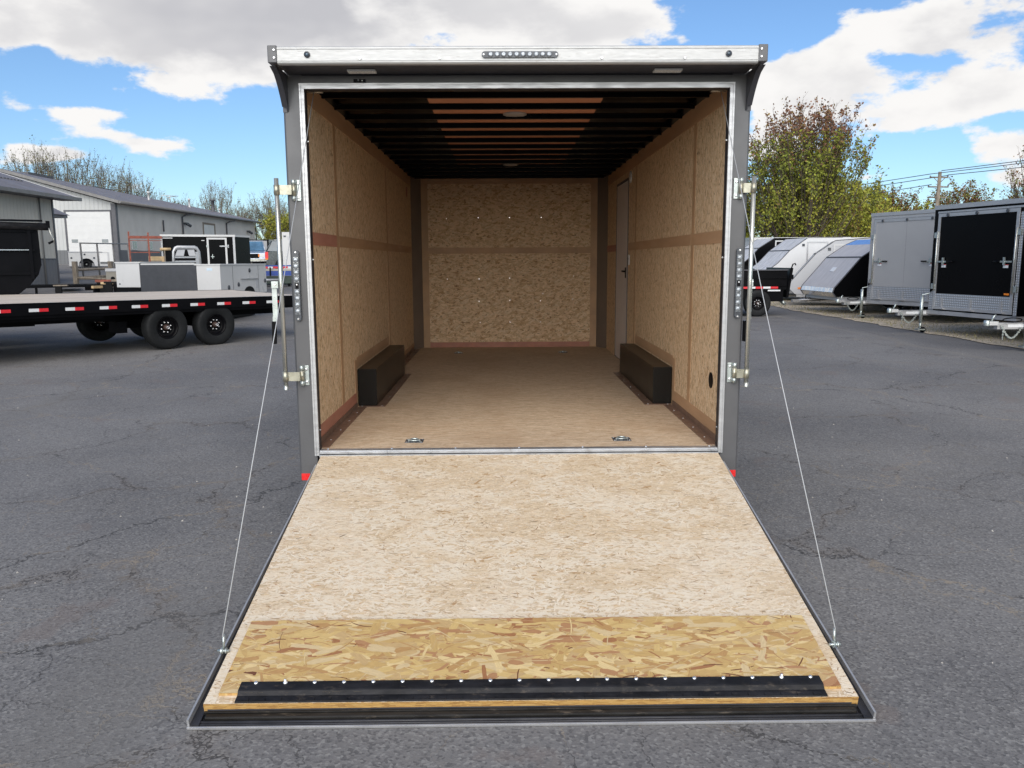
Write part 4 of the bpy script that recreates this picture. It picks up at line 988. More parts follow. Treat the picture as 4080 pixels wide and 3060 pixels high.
part('bumper', M['blk'], sb, (.0, 2.68, -.02, .10, .38, .62), (.0, .62, -.01, .2, .621, .835)); part('support_frame', M['blk'], sb, (.4, .6, .2, 2.3, .03, .60), (2.2, 2.4, .2, 2.3, .03, .60))
part('locker_label', M['pale'], sb, (2.36, 2.50, -.003, -.0005, 1.23, 1.29)); MB().disc((2.62, -.001, .74), 'y', .02, -.006, 8).build('locker_key', M['bezel'], sb); MB().disc((.08, -.001, .92), 'y', .02, -.006, 8).build('locker_key', M['bezel'], sb)
sbx = 2.7005
for y0, y1 in ((.60, .612), (1.98, 1.99)): part('door_gap', M['trimd'], sb, (sbx, sbx+.003, y0, y1, .66, 1.34))
part('drop_shelf', M['alu'], sb, (sbx, sbx+.03, 1.0, 1.96, 1.0, 1.02))
for y, z in ((1.50, 1.22), (.88, .88), (2.36, .94), (.38, .82)):
    q = MB(); q.lathe([(.055, sbx), (.055, sbx+.012), (.03, sbx+.018), (0, sbx+.014)], (0, y, z), 'x', 16); q.build('paddle_latch', M['bezel'], sb)
part('filler_hatch', M['noseg'], sb, (sbx, sbx+.006, 1.80, 1.95, .76, .95))
q = MB(); q.prism([(1.45+.30*cos(a*pi/12), .64+.18*sin(a*pi/12)) for a in range(13)], 'x', sbx, sbx+.004); q.build('wheel_arch', M['blk'], sb)
# headache rack standing at the far end
hr = thing('headache_rack', 'bright aluminium truck headache rack with louvres behind the white service body', 'truck rack', (-9.28, 19.16, gz(-9.28, 19.16)), R(30)); hr.scale = (.62, .62, 1.0)
q = MB(); q.tube([(-.62, 0, .9), (-.56, 0, 1.64), (-.48, 0, 1.73), (-.38, 0, 1.76), (.38, 0, 1.76), (.48, 0, 1.73), (.56, 0, 1.64), (.62, 0, .9)], .062, 10); q.build('hoop', M['alu'], hr)
q = MB()
for z in (1.22, 1.34, 1.46): q.box(-.52, .52, -.03, .03, z, z+.045)
q.box(.40, .55, -.04, .04, 1.1, 1.64); q.box(-.56, .56, -.03, .03, 1.05, 1.12); q.build('louvres', M['alu'], hr)
q = MB(); q.prism([(-.5, 1.52), (-.12, 1.52), (-.05, 1.70), (-.38, 1.70)], 'y', -.01, .01); q.prism([(.12, 1.52), (.40, 1.52), (.36, 1.70), (.05, 1.70)], 'y', -.01, .01); q.build('perforated_panel', M['noseg'], hr)
part('rack_base', M['trimd'], hr, (-.8, .8, -.1, .5, .0, .9))

# black cargo trailer with side door
ct = thing('cargo_trailer', 'black cargo trailer with white roof trim and a white-framed side door', 'trailer', (-11.61, 23.07, gz(-11.6, 23)), math.atan2(.82, 2.21))
q = MB(); q.prism([(0, 0), (2.36, 0), (2.9, .95), (2.36, 1.9), (0, 1.9)], 'z', .45, 2.02); q.build('body', M['blk_int'], ct)
q = MB(); q.prism([(-.03, -.03), (2.37, -.03), (2.93, .95), (2.37, 1.93), (-.03, 1.93)], 'z', 2.021, 2.09); q.build('roof_trim', M['white'], ct)
part('corner_post', M['alu'], ct, (2.29, 2.362, -.012, -.001, .45, 2.02)); part('corner_post', M['alu'], ct, (-.012, .04, -.012, -.001, .45, 2.02))
d = part('side_door', M['blk_int'], ct, (1.50, 2.03, -.012, -.001, .60, 1.93))
part('door_frame', M['white'], d, (1.44, 1.50, -.016, -.001, .58, 1.99), (2.03, 2.09, -.016, -.001, .58, 1.99), (1.50, 2.03, -.016, -.001, 1.93, 1.99))
part('door_hinge', M['alu'], d, (1.85, 2.14, -.03, -.017, 1.68, 1.72), (2.11, 2.15, -.03, -.017, 1.65, 1.75)); part('door_latch', M['zinc'], d, (1.42, 1.46, -.04, -.017, 1.66, 1.74), (1.55, 1.66, -.03, -.0125, 1.33, 1.36), (1.59, 1.615, -.035, -.031, 1.28, 1.42))
part('side_label', M['white'], ct, (.05, .36, -.0055, -.001, 1.955, 1.985)); part('marker_strip', M['white'], ct, (1.27, 1.37, -.008, -.001, 1.88, 1.905))
q = MB(); q.tube([(2.8, .95, .5), (3.9, .95, .5)], .05, 6); q.build('tongue', M['alu'], ct)
wheel(ct, (1.0, -.1, .33), .33, .2, -1, 'y', 5)

# ------------------------------------------------------------------ buildings
def near_building():
    T = thing('metal_building', 'small grey metal building with dark wainscot and a gutter at the left edge', 'building', (-19.2, 30.5, gz(-19.2, 30.5)-.04))
    q = MB(); q.box(-9, 0, -16, 0, 1.08, 3.62); q.build('wall', ribbed('grey_ribbed_wall', (.56, .535, .48), .23, 1), T)
    q = MB(); q.box(-9.02, .02, -16.02, .02, 0, 1.08); q.build('wainscot', ribbed('dark_ribbed_base', (.15, .155, .165), .23, 1), T)
    q = MB(); q.box(-.07, .035, -.07, .035, 0, 3.62); q.box(-.01, .035, -16, -.071, 1.06, 1.11); q.build('corner_trim', M['trimd'], T)
    q = MB(); e = .75; sl = .33
    q.prism([(e, 3.70), (-4.6, 3.70+sl*(4.6+e)), (-9.9, 3.70), (-9.9, 3.60), (-4.6, 3.60+sl*(4.6+e)), (e, 3.60)], 'y', -16.5, .8); q.build('roof', M['roof'], T)
    q = MB(); q.prism([(e, 3.72), (-4.6, 3.72+sl*(4.6+e)), (-4.6, 3.70+sl*(4.6+e)-.16), (e, 3.56)], 'y', .801, .84); q.build('rake_trim', M['noseg'], T)
    q = MB(); q.box(.0, e-.01, -16.5, .8, 3.57, 3.598); q.build('soffit', M['trimd'], T)
    q = MB(); q.box(e+.001, e+.12, -16.5, .82, 3.56, 3.70); q.build('gutter', M['gutter'], T)
    q = MB()
    for k in range(70):
        y = -16+k*.23
        q.box(-1.25, -1.15, y, y+.12, 3.70+sl*(e+1.2)-.02, 3.70+sl*(e+1.2)+.03)
    q.build('snow_guard', M['trimd'], T)
    q = MB(); q.tube([(.06, -1.05, .0), (.06, -1.05, 3.6)], .03, 6); q.build('conduit', M['gutter'], T)
near_building()
def lean_to():
    T = thing('porch', 'small gabled porch roof between the two grey metal buildings', 'porch', (-23.75, 38.2, gz(-23.75, 38.2)))
    q = MB(); q.box(-2.2, -.1, 0, .2, 1.0, 3.0); q.build('wall', ribbed('porch_wall', (.44, .45, .44), .23, 0), T)
    q = MB(); q.box(-3.0, .05, -.3, 2, 3.0, 3.14); q.build('fascia', M['roof'], T)
    q = MB(); q.prism([(.2, 3.141), (-1.9, 4.15), (-4.2, 3.141)], 'y', -.3, 2); q.build('roof', M['roof'], T)
    q = MB(); q.prism([(.2, 3.141), (-1.9, 4.15), (-1.9, 4.08), (.05, 3.141)], 'y', -.34, -.301); q.build('rake_trim', M['noseg'], T)
    q = MB(); q.box(-2.22, -.08, -.02, .2, 0, .999); q.build('wainscot', M['wains'], T)
lean_to()
def long_building():
    T = thing('warehouse', 'long grey metal warehouse with a white overhead door in its gable end', 'building', (-27.67, 54.2, 1.44))
    # local: x from corner, y into depth; side wall leans a little off the y axis as the roof narrows
    c1 = (-.95, 35.8); zr0, zr1 = 6.6, 5.95; e0, e1 = 4.28, 4.55; rx0, rx1 = -7.9, -6.4
    q = MB()
    def wallquad(p0, p1, z0, z1a, z1b): q.face([(p0[0], p0[1], z0), (p1[0], p1[1], z0), (p1[0], p1[1], z1b), (p0[0], p0[1], z1a)])
    wallquad((0, 0), c1, .0, e0, e1); q.build('side_wall', ribbed('grey_side_cladding', (.56, .54, .505), .23, 1), T, norm=False)
    q = MB(); q.prism([(0, 1.0), (0, e0), (rx0, zr0-.12), (rx0*2, e0), (rx0*2, 1.0)], 'y', .0, .12); q.build('gable_wall', ribbed('pale_gable_cladding', (.46, .465, .455), .30, 0), T)
    q = MB(); q.prism([(.0, 0), (.0, 1.0), (rx0*2, 1.0), (rx0*2, 0)], 'y', .0, .12)
    q.build('wainscot', ribbed('gable_wainscot', (.13, .135, .14), .30, 0), T)
    q = MB(); q.prism([(c1[0], -.5), (c1[0], e1), (rx1, zr1-.1), (rx1*2, e1), (rx1*2, -.5)], 'y', c1[1]-.1, c1[1]); q.build('far_gable', M['clad'], T)
    q = MB(); q.face([(rx0*2, 0, 0), (rx1*2, c1[1], 0), (rx1*2, c1[1], e1), (rx0*2, 0, e0)]); q.build('back_wall', M['clad'], T)
    q = MB(); ov = .55
    def rf(x, y, z): return (x, y, z)
    t = .14
    A = [(ov, -ov, e0+.02), (rx0, -ov, zr0), (rx1, c1[1]+ov, zr1), (c1[0]+ov, c1[1]+ov, e1+.02)]
    Bq = [(rx0*2-ov, -ov, e0+.02), (rx0, -ov, zr0), (rx1, c1[1]+ov, zr1), (rx1*2-ov, c1[1]+ov, e1+.02)]
    for P in (A, Bq):
        up_ = [q.v((p[0], p[1], p[2]+t)) for p in P]; dn = [q.v(p) for p in P]
        q.f(up_); q.f(dn[::-1])
        for i in range(4): q.f([dn[i], dn[(i+1) % 4], up_[(i+1) % 4], up_[i]])
    rfo = q.build('roof', M['roof'], T)
    q = MB(); q.tube([(ov+.05, -ov, e0+.05), (c1[0]+ov+.05, c1[1]+ov, e1+.05)], .11, 6); q.build('gutter', M['gutter'], T)
    q = MB(); q.prism([(-.28, 0), (.02, 0), (.02, e0), (-.28, e0)], 'y', -.03, -.001); q.box(.002, .04, -.02, .3, 0, e0); q.build('corner_trim', M['trimd'], T)
    # rake boards
    q = MB(); q.prism([(ov, e0-.05), (ov, e0+.16), (rx0, zr0+.16), (rx0, zr0-.06)], 'y', -ov-.03, -ov-.001); q.build('rake_trim', M['gutter'], T)
    # overhead door in the gable
    d = part('overhead_door', M['white'], T, (-3.48, -.36, -.05, -.001, .16, 3.70))
    for k in range(1, 7): part('panel_joint', M['white_s'], d, (-3.46, -.38, -.056, -.0505, .16+k*.52, .19+k*.52))
    part('door_frame', M['trimd'], T, (-3.62, -3.48, -.07, -.001, 0, 3.82), (-.36, -.28, -.07, -.001, 0, 3.82), (-3.48, -.36, -.07, -.001, 3.70, 3.82))
    for x in (-3.0, -.85): part('door_window', M['glass'], d, (x-.22, x+.22, -.062, -.0565, 1.52, 1.76))
    # things on the long side wall; a runs along the wall
    L_ = math.hypot(*c1); ux, uy = c1[0]/L_, c1[1]/L_
    xf = Matrix(((ux, -(-uy), 0, 0), (uy, -ux, 0, 0), (0, 0, 1, 0), (0, 0, 0, 1)))   # X along wall, Y outward
    def sp_(name, mat, par, *bx):
        q = MB(xf)
        for z in bx: q.box(*z)
        return q.build(name, mat, par)
    d2 = sp_('roller_door', M['white_s'], T, (18.4, 21.4, .002, .03, .2, 3.62)); sp_('door_frame', M['wood_old'], T, (18.2, 18.4, .002, .05, 0, 3.8), (21.4, 21.7, .002, .05, 0, 3.8), (18.4, 21.4, .002, .05, 3.62, 3.8))
    for a in (12.9, 25.2, 36.0):
        q = MB(xf); q.tube([(a+1.3, .55, 4.32), (a+.2, .35, 4.18), (a, .08, 4.0), (a, .08, 0)], .07, 6); q.build('downspout', M['trimd'], T)
    for a in (13.5, 32.8, -.0):
        if a > 1:
            q = MB(xf); q.box(a-.25, a+.25, .002, .3, 3.4, 3.55); q.tube([(a, .2, 3.45), (a+.3, .45, 3.25)], .14, 8); q.build('wall_lamp', M['bezel'], T)
    q = MB(xf); q.tube([(8.6, .06, 2.6), (8.6, .06, 3.5)], .06, 6); q.build('wall_pipe', M['trimd'], T)
    sp_('base_trim', M['wains'], T, (.04, L_, .002, .02, 0, 1.0))
    for a in (2.3, 5.2):
        w_ = sp_('window', M['white'], T, (a, a+.9, .021, .06, 1.05, 1.75)); sp_('pane', M['glass'], w_, (a+.10, a+.40, .061, .07, 1.12, 1.68), (a+.5, a+.8, .061, .07, 1.12, 1.68))
    # roof pipes
    for x, y, h_, r_, mt in ((-4.6, 16.5, .75, .09, 'white'), (-5.0, 27.2, .8, .09, 'white'), (-4.6, 33.0, 1.25, .19, 'trimd'), (-4.6, 35.0, .35, .08, 'white'), (-6.2, 4.9, .0, .1, 'white')):
        if h_ == 0: continue
        zz = e0+.2+(-x)*.27-.1
        q = MB(); q.lathe([(r_*1.6, zz-.2), (r_*1.5, zz), (r_, zz+.1), (r_, zz+h_-.05), (r_*1.7, zz+h_-.04), (r_*1.6, zz+h_+.1), (0, zz+h_+.14)], (x, y, 0), 'z', 10); q.build('roof_vent', M[mt], T)
    q = MB(); q.tube([(-6.0, 24.8, 6.2), (-6.0, 24.8, 6.75)], .04, 5); q.tube([(-6.6, 24.2, 6.75), (-5.4, 25.4, 6.75)], .03, 5); q.tube([(-6.3, 24.6, 6.55), (-5.6, 25.3, 6.75)], .03, 5); q.build('antenna', M['white'], T)
    q = MB(); rs_ = .0
    for k in (3, 12.5, 20): q.box(rx0-.25, rx0+.3, k, k+3.4, zr0+.10-.02*k, zr0+.26-.018*k)
    q.build('ridge_vent', M['trimd'], T)
long_building()

# ------------------------------------------------------------------ yard things on the left
def yard():
    # far white service body by the garage
    g0 = gz(-27.3, 46.6)
    s = thing('service_body', 'far white service truck body with a wheel arch in front of the overhead door', 'truck body', (-27.24, 46.62, g0), R(27))
    q = MB(); pts = [(0, .12), (.42, .12)]+[(.98-.46*cos(a*pi/8), .12+.48*sin(a*pi/8)) for a in range(9)]+[(1.75, .12), (1.75, .98), (0, .98)]
    q.prism(pts, 'y', 0, .5); q.prism(pts, 'y', 1.6, 2.0); q.build('locker', M['white'], s)
    part('locker_lid', M['noseg'], s, (-.03, 1.9, -.03, .5, .981, 1.02)); part('bed', M['trimd'], s, (0, 1.7, .51, 1.59, .3, .75))
    part('step', M['white'], s, (1.751, 2.3, 0, .3, .12, .22), (2.2, 2.3, 0, .3, .22, .98), (1.751, 2.2, 0, .3, .92, .98))
    for x, z in ((.15, .62), (1.42, .62), (.9, .84)): MB().disc((x, -.001, z), 'y', .06, -.02, 12).build('paddle_latch', M['bezel'], s)
    wheel(s, (.98, .30, .22), .30, .2, -1, 'y', 5)
    # pipe gate
    s = thing('pipe_gate', 'grey steel pipe gate frame standing in front of the overhead door', 'gate', (-20.18, 34.5, 0))
    P = [(0, 0), (-.25, 2.1), (-.45, 4.2), (-.67, 6.4)]
    for (x, y) in P:
        z = gz(-20.18+x, 34.5+y); q = MB(); q.tube([(x, y, z-.05), (x-.03, y, 2.5)], .045, 8); q.build('post', M['gutter'], s)
    q = MB(); q.tube([(x, y, 2.47+.03*i) for i, (x, y) in enumerate(P)], .035, 6); q.tube([(x, y, 1.5) for (x, y) in P[2:]], .02, 6); q.build('rail', M['gutter'], s)
    # rail fence
    s = thing('wooden_fence', 'weathered post and rail fence between the buildings and the tan cabinet', 'fence', (-17.7, 29.05, 0))
    PP = [(0, 0), (.31, 2.4), (.62, 4.8)]
    for (x, y) in PP:
        z = gz(-17.7+x, 29.05+y); q = MB(); q.box(x-.085, x+.085, y-.085, y+.085, z-.1, 1.60, bev=.01); q.build('post', M['wood_old'], s)
    for z in (1.25, .92):
        q = MB()
        for (x, y), (x2, y2) in zip(PP, PP[1:]): q.tube([(x, y, z), (x2, y2, z+.04)], .06, 5, sm=False)
        q.tube([(0, 0, z), (1.9, -.5, z-.05)], .055, 5, sm=False) if z < 1 else None
        q.build('rail', M['wood_old'], s)
    # tan cabinet
    s = thing('metal_cabinet', 'tan metal cabinet with round black hole and pale lid, left of the service body', 'cabinet', (-14.95, 25.95, gz(-14.9, 25.9)), R(26))
    part('body', M['tan'], s, (0, .56, 0, .7, .05, .66), bev=.01); part('lid', M['noseg'], s, (-.02, .60, -.02, .72, .661, .77), bev=.01)
    MB().disc((.22, -.001, .40), 'y', .075, -.01, 16).build('round_vent', M['blk'], s); part('label', M['red'], s, (.02, .11, -.006, -.001, .12, .16))
    for z in (.25, .5): part('latch', M['blk'], s, (.42, .46, -.012, -.001, z, z+.05))
    # rust-red rack with timber
    s = thing('steel_rack', 'rust-red steel rack of uprights and crossbars left of the black cargo trailer', 'rack', (-12.3, 22.22, gz(-12.3, 22.2)), R(25))
    for x in (0, .58): part('upright', M['rust'], s, (x-.025, x+.025, -.025, .025, 0, 2.15+(.03 if x == 0 else 0)))
    part('crossbar', M['rust'], s, (.026, 1.0, -.02, .02, 1.95, 2.04), (.026, .98, -.02, .02, 1.88, 1.90), (.026, .9, -.02, .02, 1.49, 1.52))
    part('base', M['blk'], s, (-.1, 1.2, -.3, .5, 0, 1.12))
    s = thing('crate', 'open pale wooden crate between the uprights of the rust-red rack', 'crate', (-11.98, 22.85, gz(-12, 22.8)+1.1), R(25))
    part('side', M['wood_new'], s, (0, .5, 0, .02, .0, .26)); part('brace', M['wood_old'], s, (.05, .4, -.02, -.001, .05, .12)); part('bottom', M['wood_new'], s, (0, .5, .021, .4, 0, .02))
    part('base_block', M['blk'], s, (-.1, .6, 0, .4, -1.1, -.001))
    s = thing('log', 'short pale log lying above the crate beside the black cargo trailer', 'log', (-11.62, 22.95, gz(-11.6, 22.9)+1.60), R(25))
    q = MB(); q.tube([(0, 0, 0), (.34, 0, 0)], .05, 10); q.build('trunk', M['wood_new'], s); part('support', M['wood_old'], s, (.12, .16, -.02, .02, -.9, -.05))
    # blue-white flat sheet, beams and lumber on the ground beyond the deck
    def lying(name, lab, cat, x, y, rz, mat, *bx, grp=None):
        s = thing(name, lab, cat, (x, y, gz(x, y)), R(rz), grp); part(name+'_body' if name != 'plank' else 'board', mat, s, *bx); return s
    lying('sheet_metal', 'pale blue flat sheet lying on top of the black steel near the small building', 'sheet', -15.97, 24.3, 26, M['pale'], (0, .75, 0, 2.0, .20, .22))
    lying('steel_beam', 'black steel beam lying in front of the tan cabinet', 'beam', -15.5, 25.4, 24, M['blk'], (0, .62, 0, .2, 0, .13))
    lying('metal_grid', 'black steel frame lying flat beyond the flatbed deck', 'frame', -16.3, 22.6, 30, M['blk'], (0, 3.2, 0, .08, .25, .33), (0, .08, .081, 1.6, .25, .33), (3.0, 3.08, .081, 1.6, .25, .33), (0, 3.2, 1.601, 1.68, .25, .33), (.5, .58, .7, .78, 0, .25), (2.5, 2.58, .7, .78, 0, .25), (.0, 3.0, .7, .78, .25, .33))
    random.seed(5); heap = sorted((random.uniform(-15.2, -12.8), random.uniform(-.5, 1.6), random.choice(('wood_new', 'wood_old', 'alu', 'rust', 'blk'))) for _ in range(14))
    words = {'wood_new': ('plank', 'pale new plank'), 'wood_old': ('plank', 'weathered grey plank'), 'alu': ('metal_bar', 'bright metal bar'), 'rust': ('rusty_plate', 'rust-red steel plate'), 'blk': ('steel_bar', 'black steel bar')}
    order = ['first', 'second', 'third', 'fourth', 'fifth', 'sixth', 'seventh', 'eighth', 'ninth', 'tenth', 'eleventh', 'twelfth', 'thirteenth', 'last']
    for i, (x, dy_, mt) in enumerate(heap):
        y = 22.3+dy_+.4*(x+15); nm, w = words[mt]
        s = thing(nm, w+', '+order[i]+' piece from the left in the scrap heap beyond the deck', 'scrap', (x, y, gz(x, y)+.28+random.uniform(0, .18)), random.uniform(-.5, 1.2), 'scrap heap beyond the deck')
        part('board' if nm == 'plank' else 'bar', M[mt], s, (-.05, random.uniform(.3, .9), 0, .1, 0, random.uniform(.03, .10))); part('block', M['blk'], s, (0, .2, .01, .09, -.42, -.001))
    s = thing('wheel_chock', 'yellow block on the asphalt at the left edge under the flatbed', 'block', (-12.85, 15.3, gz(-12.8, 15.3)-.06), R(20))
    q = MB(); q.prism([(0, 0), (.28, 0), (.28, .05), (.22, .13), (0, .13)], 'y', 0, .25); q.build('block', M['yellow'], s)
    # standing wooden bollard posts
    s = thing('wooden_post', 'weathered square wooden post in front of the blue flatbed trailer', 'post', (-9.98, 27.3, gz(-10, 27.3)), R(10)); part('post_body', M['wood_old'], s, (-.09, .09, -.09, .09, -.05, .98), bev=.01)
    # blue equipment trailer with tape, tool box
    s = thing('equipment_trailer', 'blue equipment trailer with red and white tape along its upper rail', 'trailer', (-10.62, 28.9, gz(-10.5, 28.8)), R(17))
    part('deck', M['wood_old'], s, (0, 3.4, 0, 2, .50, .55)); part('side_rail', M['blue'], s, (0, 3.4, -.05, -.001, .40, .68), (0, 3.4, -.05, -.001, .78, .83), (.0, .05, -.05, -.001, .10, .40))
    part('kick_board', M['concrete'], s, (.2, 3.3, -.06, -.051, .60, .68), (.2, 3.3, -.06, -.051, .22, .30))
    for k in range(11): part('tape_red' if k % 2 else 'tape_white', M['redtape'] if k % 2 else M['whtape'], s, (.05+k*.2, .24+k*.2, -.055, -.0505, .70, .775))
    part('frame', M['blk'], s, (-.5, 3.4, .2, .3, .10, .38)); wheel(s, (2.2, -.1, .3), .3, .2, -1, 'y', 5)
    part('jack', M['blk'], s, (.9, .96, -.2, -.14, 0, .75))
    s = thing('tool_box', 'dark green steel tool box standing in front of the blue equipment trailer', 'box', (-9.82, 27.9, gz(-9.8, 27.9)), R(16)); part('box_body', M['green_d'], s, (0, 1.3, 0, .5, .12, .40), bev=.01); part('box_foot', M['blk'], s, (.1, .2, .1, .4, 0, .12), (1.1, 1.2, .1, .4, 0, .12)); part('box_lid', M['green_d'], s, (-.01, 1.31, -.01, .51, .401, .42))
    s = thing('equipment_trailer', 'second blue trailer low behind the tool box, beside the left rear post', 'trailer', (-8.2, 31.5, gz(-8.2, 31.5)), R(14))
    part('side_rail', M['blue'], s, (-.9, 2.4, 0, .05, .55, .85)); part('deck', M['wood_old'], s, (-.9, 2.4, .051, 1.9, .50, .55)); part('tape_white', M['whtape'], s, (-.6, -.4, -.005, -.001, .60, .66)); part('tape_red', M['redtape'], s, (-.39, -.2, -.005, -.001, .60, .66)); wheel(s, (.9, -.1, .32), .32, .2, -1, 'y', 5)
yard()

# vehicles
def vehicle(name, label, cat, loc, rz, prof, cab, width, paint, tail=False):
    T = thing(name, label, cat, loc, rz)
    q = MB(); q.prism(prof, 'y', 0, width); q.build('body', paint, T)
    q = MB(); (x0, x1, xt0, xt1, zb, zt) = cab
    A = [(x0, .04, zb), (x1, .04, zb), (x1, width-.04, zb), (x0, width-.04, zb)]; Bq = [(xt0, .16, zt), (xt1, .16, zt), (xt1, width-.16, zt), (xt0, width-.16, zt)]
    va = [q.v(p) for p in A]; vb = [q.v(p) for p in Bq]
    for i in range(4): q.f([va[i], va[(i+1) % 4], vb[(i+1) % 4], vb[i]])
    q.f(vb); q.f(va[::-1]); q.build('cabin_glass', M['glassb'] if not tail else M['glass'], T)
    q = MB(); q.box(xt0-.02, xt1+.02, .14, width-.14, zt+.001, zt+.05, bev=.01)
    for yy in (.10, width-.14):
        q.tube([(x0, yy-.06 if yy < 1 else yy+.08, zb), (xt0, yy+.04, zt)], .035, 5); q.tube([(x1, yy-.06 if yy < 1 else yy+.08, zb), (xt1, yy+.04, zt)], .04, 5); q.tube([((x0+x1)/2, yy-.06 if yy < 1 else yy+.08, zb), ((xt0+xt1)/2, yy+.04, zt)], .035, 5)
    q.build('roof', paint, T)
    L_ = prof[-1][0] if False else max(p[0] for p in prof)
    for x in (.85, L_-1.0):
        for yy, fc in ((.1, -1), (width-.1, 1)): wheel(T, (x, yy, .38), .38, .24, fc, 'y', 5)
    return T, L_
P_ = [(.1, .4), (0, .55), (.05, .95), (1.25, 1.12), (2.9, 1.12), (2.95, 1.10), (5.1, 1.10), (5.2, .5), (5.1, .4)]
g = gz(-16.5, 48.8)
v, L_ = vehicle('pickup_truck', 'silver-blue pickup truck facing the camera behind the blue trailers', 'truck', (-15.35, 48.2, g), R(90+18), P_, (1.15, 3.0, 1.7, 2.75, 1.12, 1.72), 1.9, M['carcol'])
for yy in (.12, 1.48): h = part('headlight', M['lens_w'], v, (-.01, .06, yy, yy+.30, .70, .90)); part('turn_signal', M['orange'], h, (-.02, .05, yy+(.31 if yy < 1 else -.08), yy+(.39 if yy < 1 else -.01), .70, .88))
part('grille', M['blk'], v, (-.012, .05, .45, 1.45, .62, .9)); part('bumper', M['steel'], v, (-.08, .05, .05, 1.85, .42, .58))
P2 = [(.1, .4), (0, .5), (.03, 1.12), (.5, 1.2), (3.6, 1.18), (4.7, 1.02), (4.9, .55), (4.85, .4)]
v, L_ = vehicle('suv', 'dark grey sport utility vehicle with a red tail lamp, beside the left rear post', 'car', (-13.9, 43.1, gz(-13.9, 43.1)), R(17), P2, (.05, 3.6, .35, 2.9, 1.2, 1.78), 1.9, M['cardark'], True)
for yy in (-.01, 1.82): h = part('tail_lamp', M['red'], v, (-.03, .12, yy, yy+.09, .78, 1.15)); part('turn_lamp', M['orange'], h, (-.035, .10, yy-.005, yy+.095, .70, .779))
part('rear_bumper', M['blk'], v, (-.1, .05, .05, 1.85, .42, .60)); part('roof_rail', M['alu'], v, (.5, 2.6, .2, .24, 1.831, 1.86))
# dark hauler box and others behind
s = thing('box_trailer', 'dark grey trailer end with a black border and a yellow emblem, behind the pickup', 'trailer', (-18.7, 54.5, gz(-18, 54.5)), R(17))
part('body', M['cardark'], s, (0, 3.2, 0, 5, .9, 1.80)); part('end_panel', M['greyskin'], s, (.1, 1.55, -.02, -.001, 1.0, 1.72)); part('border', M['blk'], s, (0, .1, -.03, -.001, .9, 1.80), (1.55, 1.68, -.03, -.001, .9, 1.80), (.1, 1.55, -.03, -.001, 1.72, 1.80))
q = MB(); q.prism([(.80, 1.58), (.94, 1.66), (.94, 1.62), (1.08, 1.62), (1.08, 1.55), (.94, 1.55), (.94, 1.50)], 'y', -.026, -.0205); q.build('emblem', M['yellow'], s); part('lettering', M['whtape'], s, (1.02, 1.28, -.026, -.0205, 1.50, 1.54))
part('wheels_frame', M['blk'], s, (.2, 3.0, .3, 4.8, 0, .899))
s = thing('generator_cabinet', 'white upright cabinet with a small dark vent beside the left rear post', 'cabinet', (-11.78, 38.85, gz(-11.8, 38.8)), R(15)); part('body', M['white'], s, (0, 1.6, 0, 1.2, 0, 2.28)); part('vent', M['bezel'], s, (.08, .20, -.02, -.001, 2.02, 2.10)); part('panel', M['noseg'], s, (.28, .5, -.01, -.001, 1.88, 2.06)); part('base', M['blk'], s, (-.02, 1.62, -.02, 1.22, -.2, -.001))

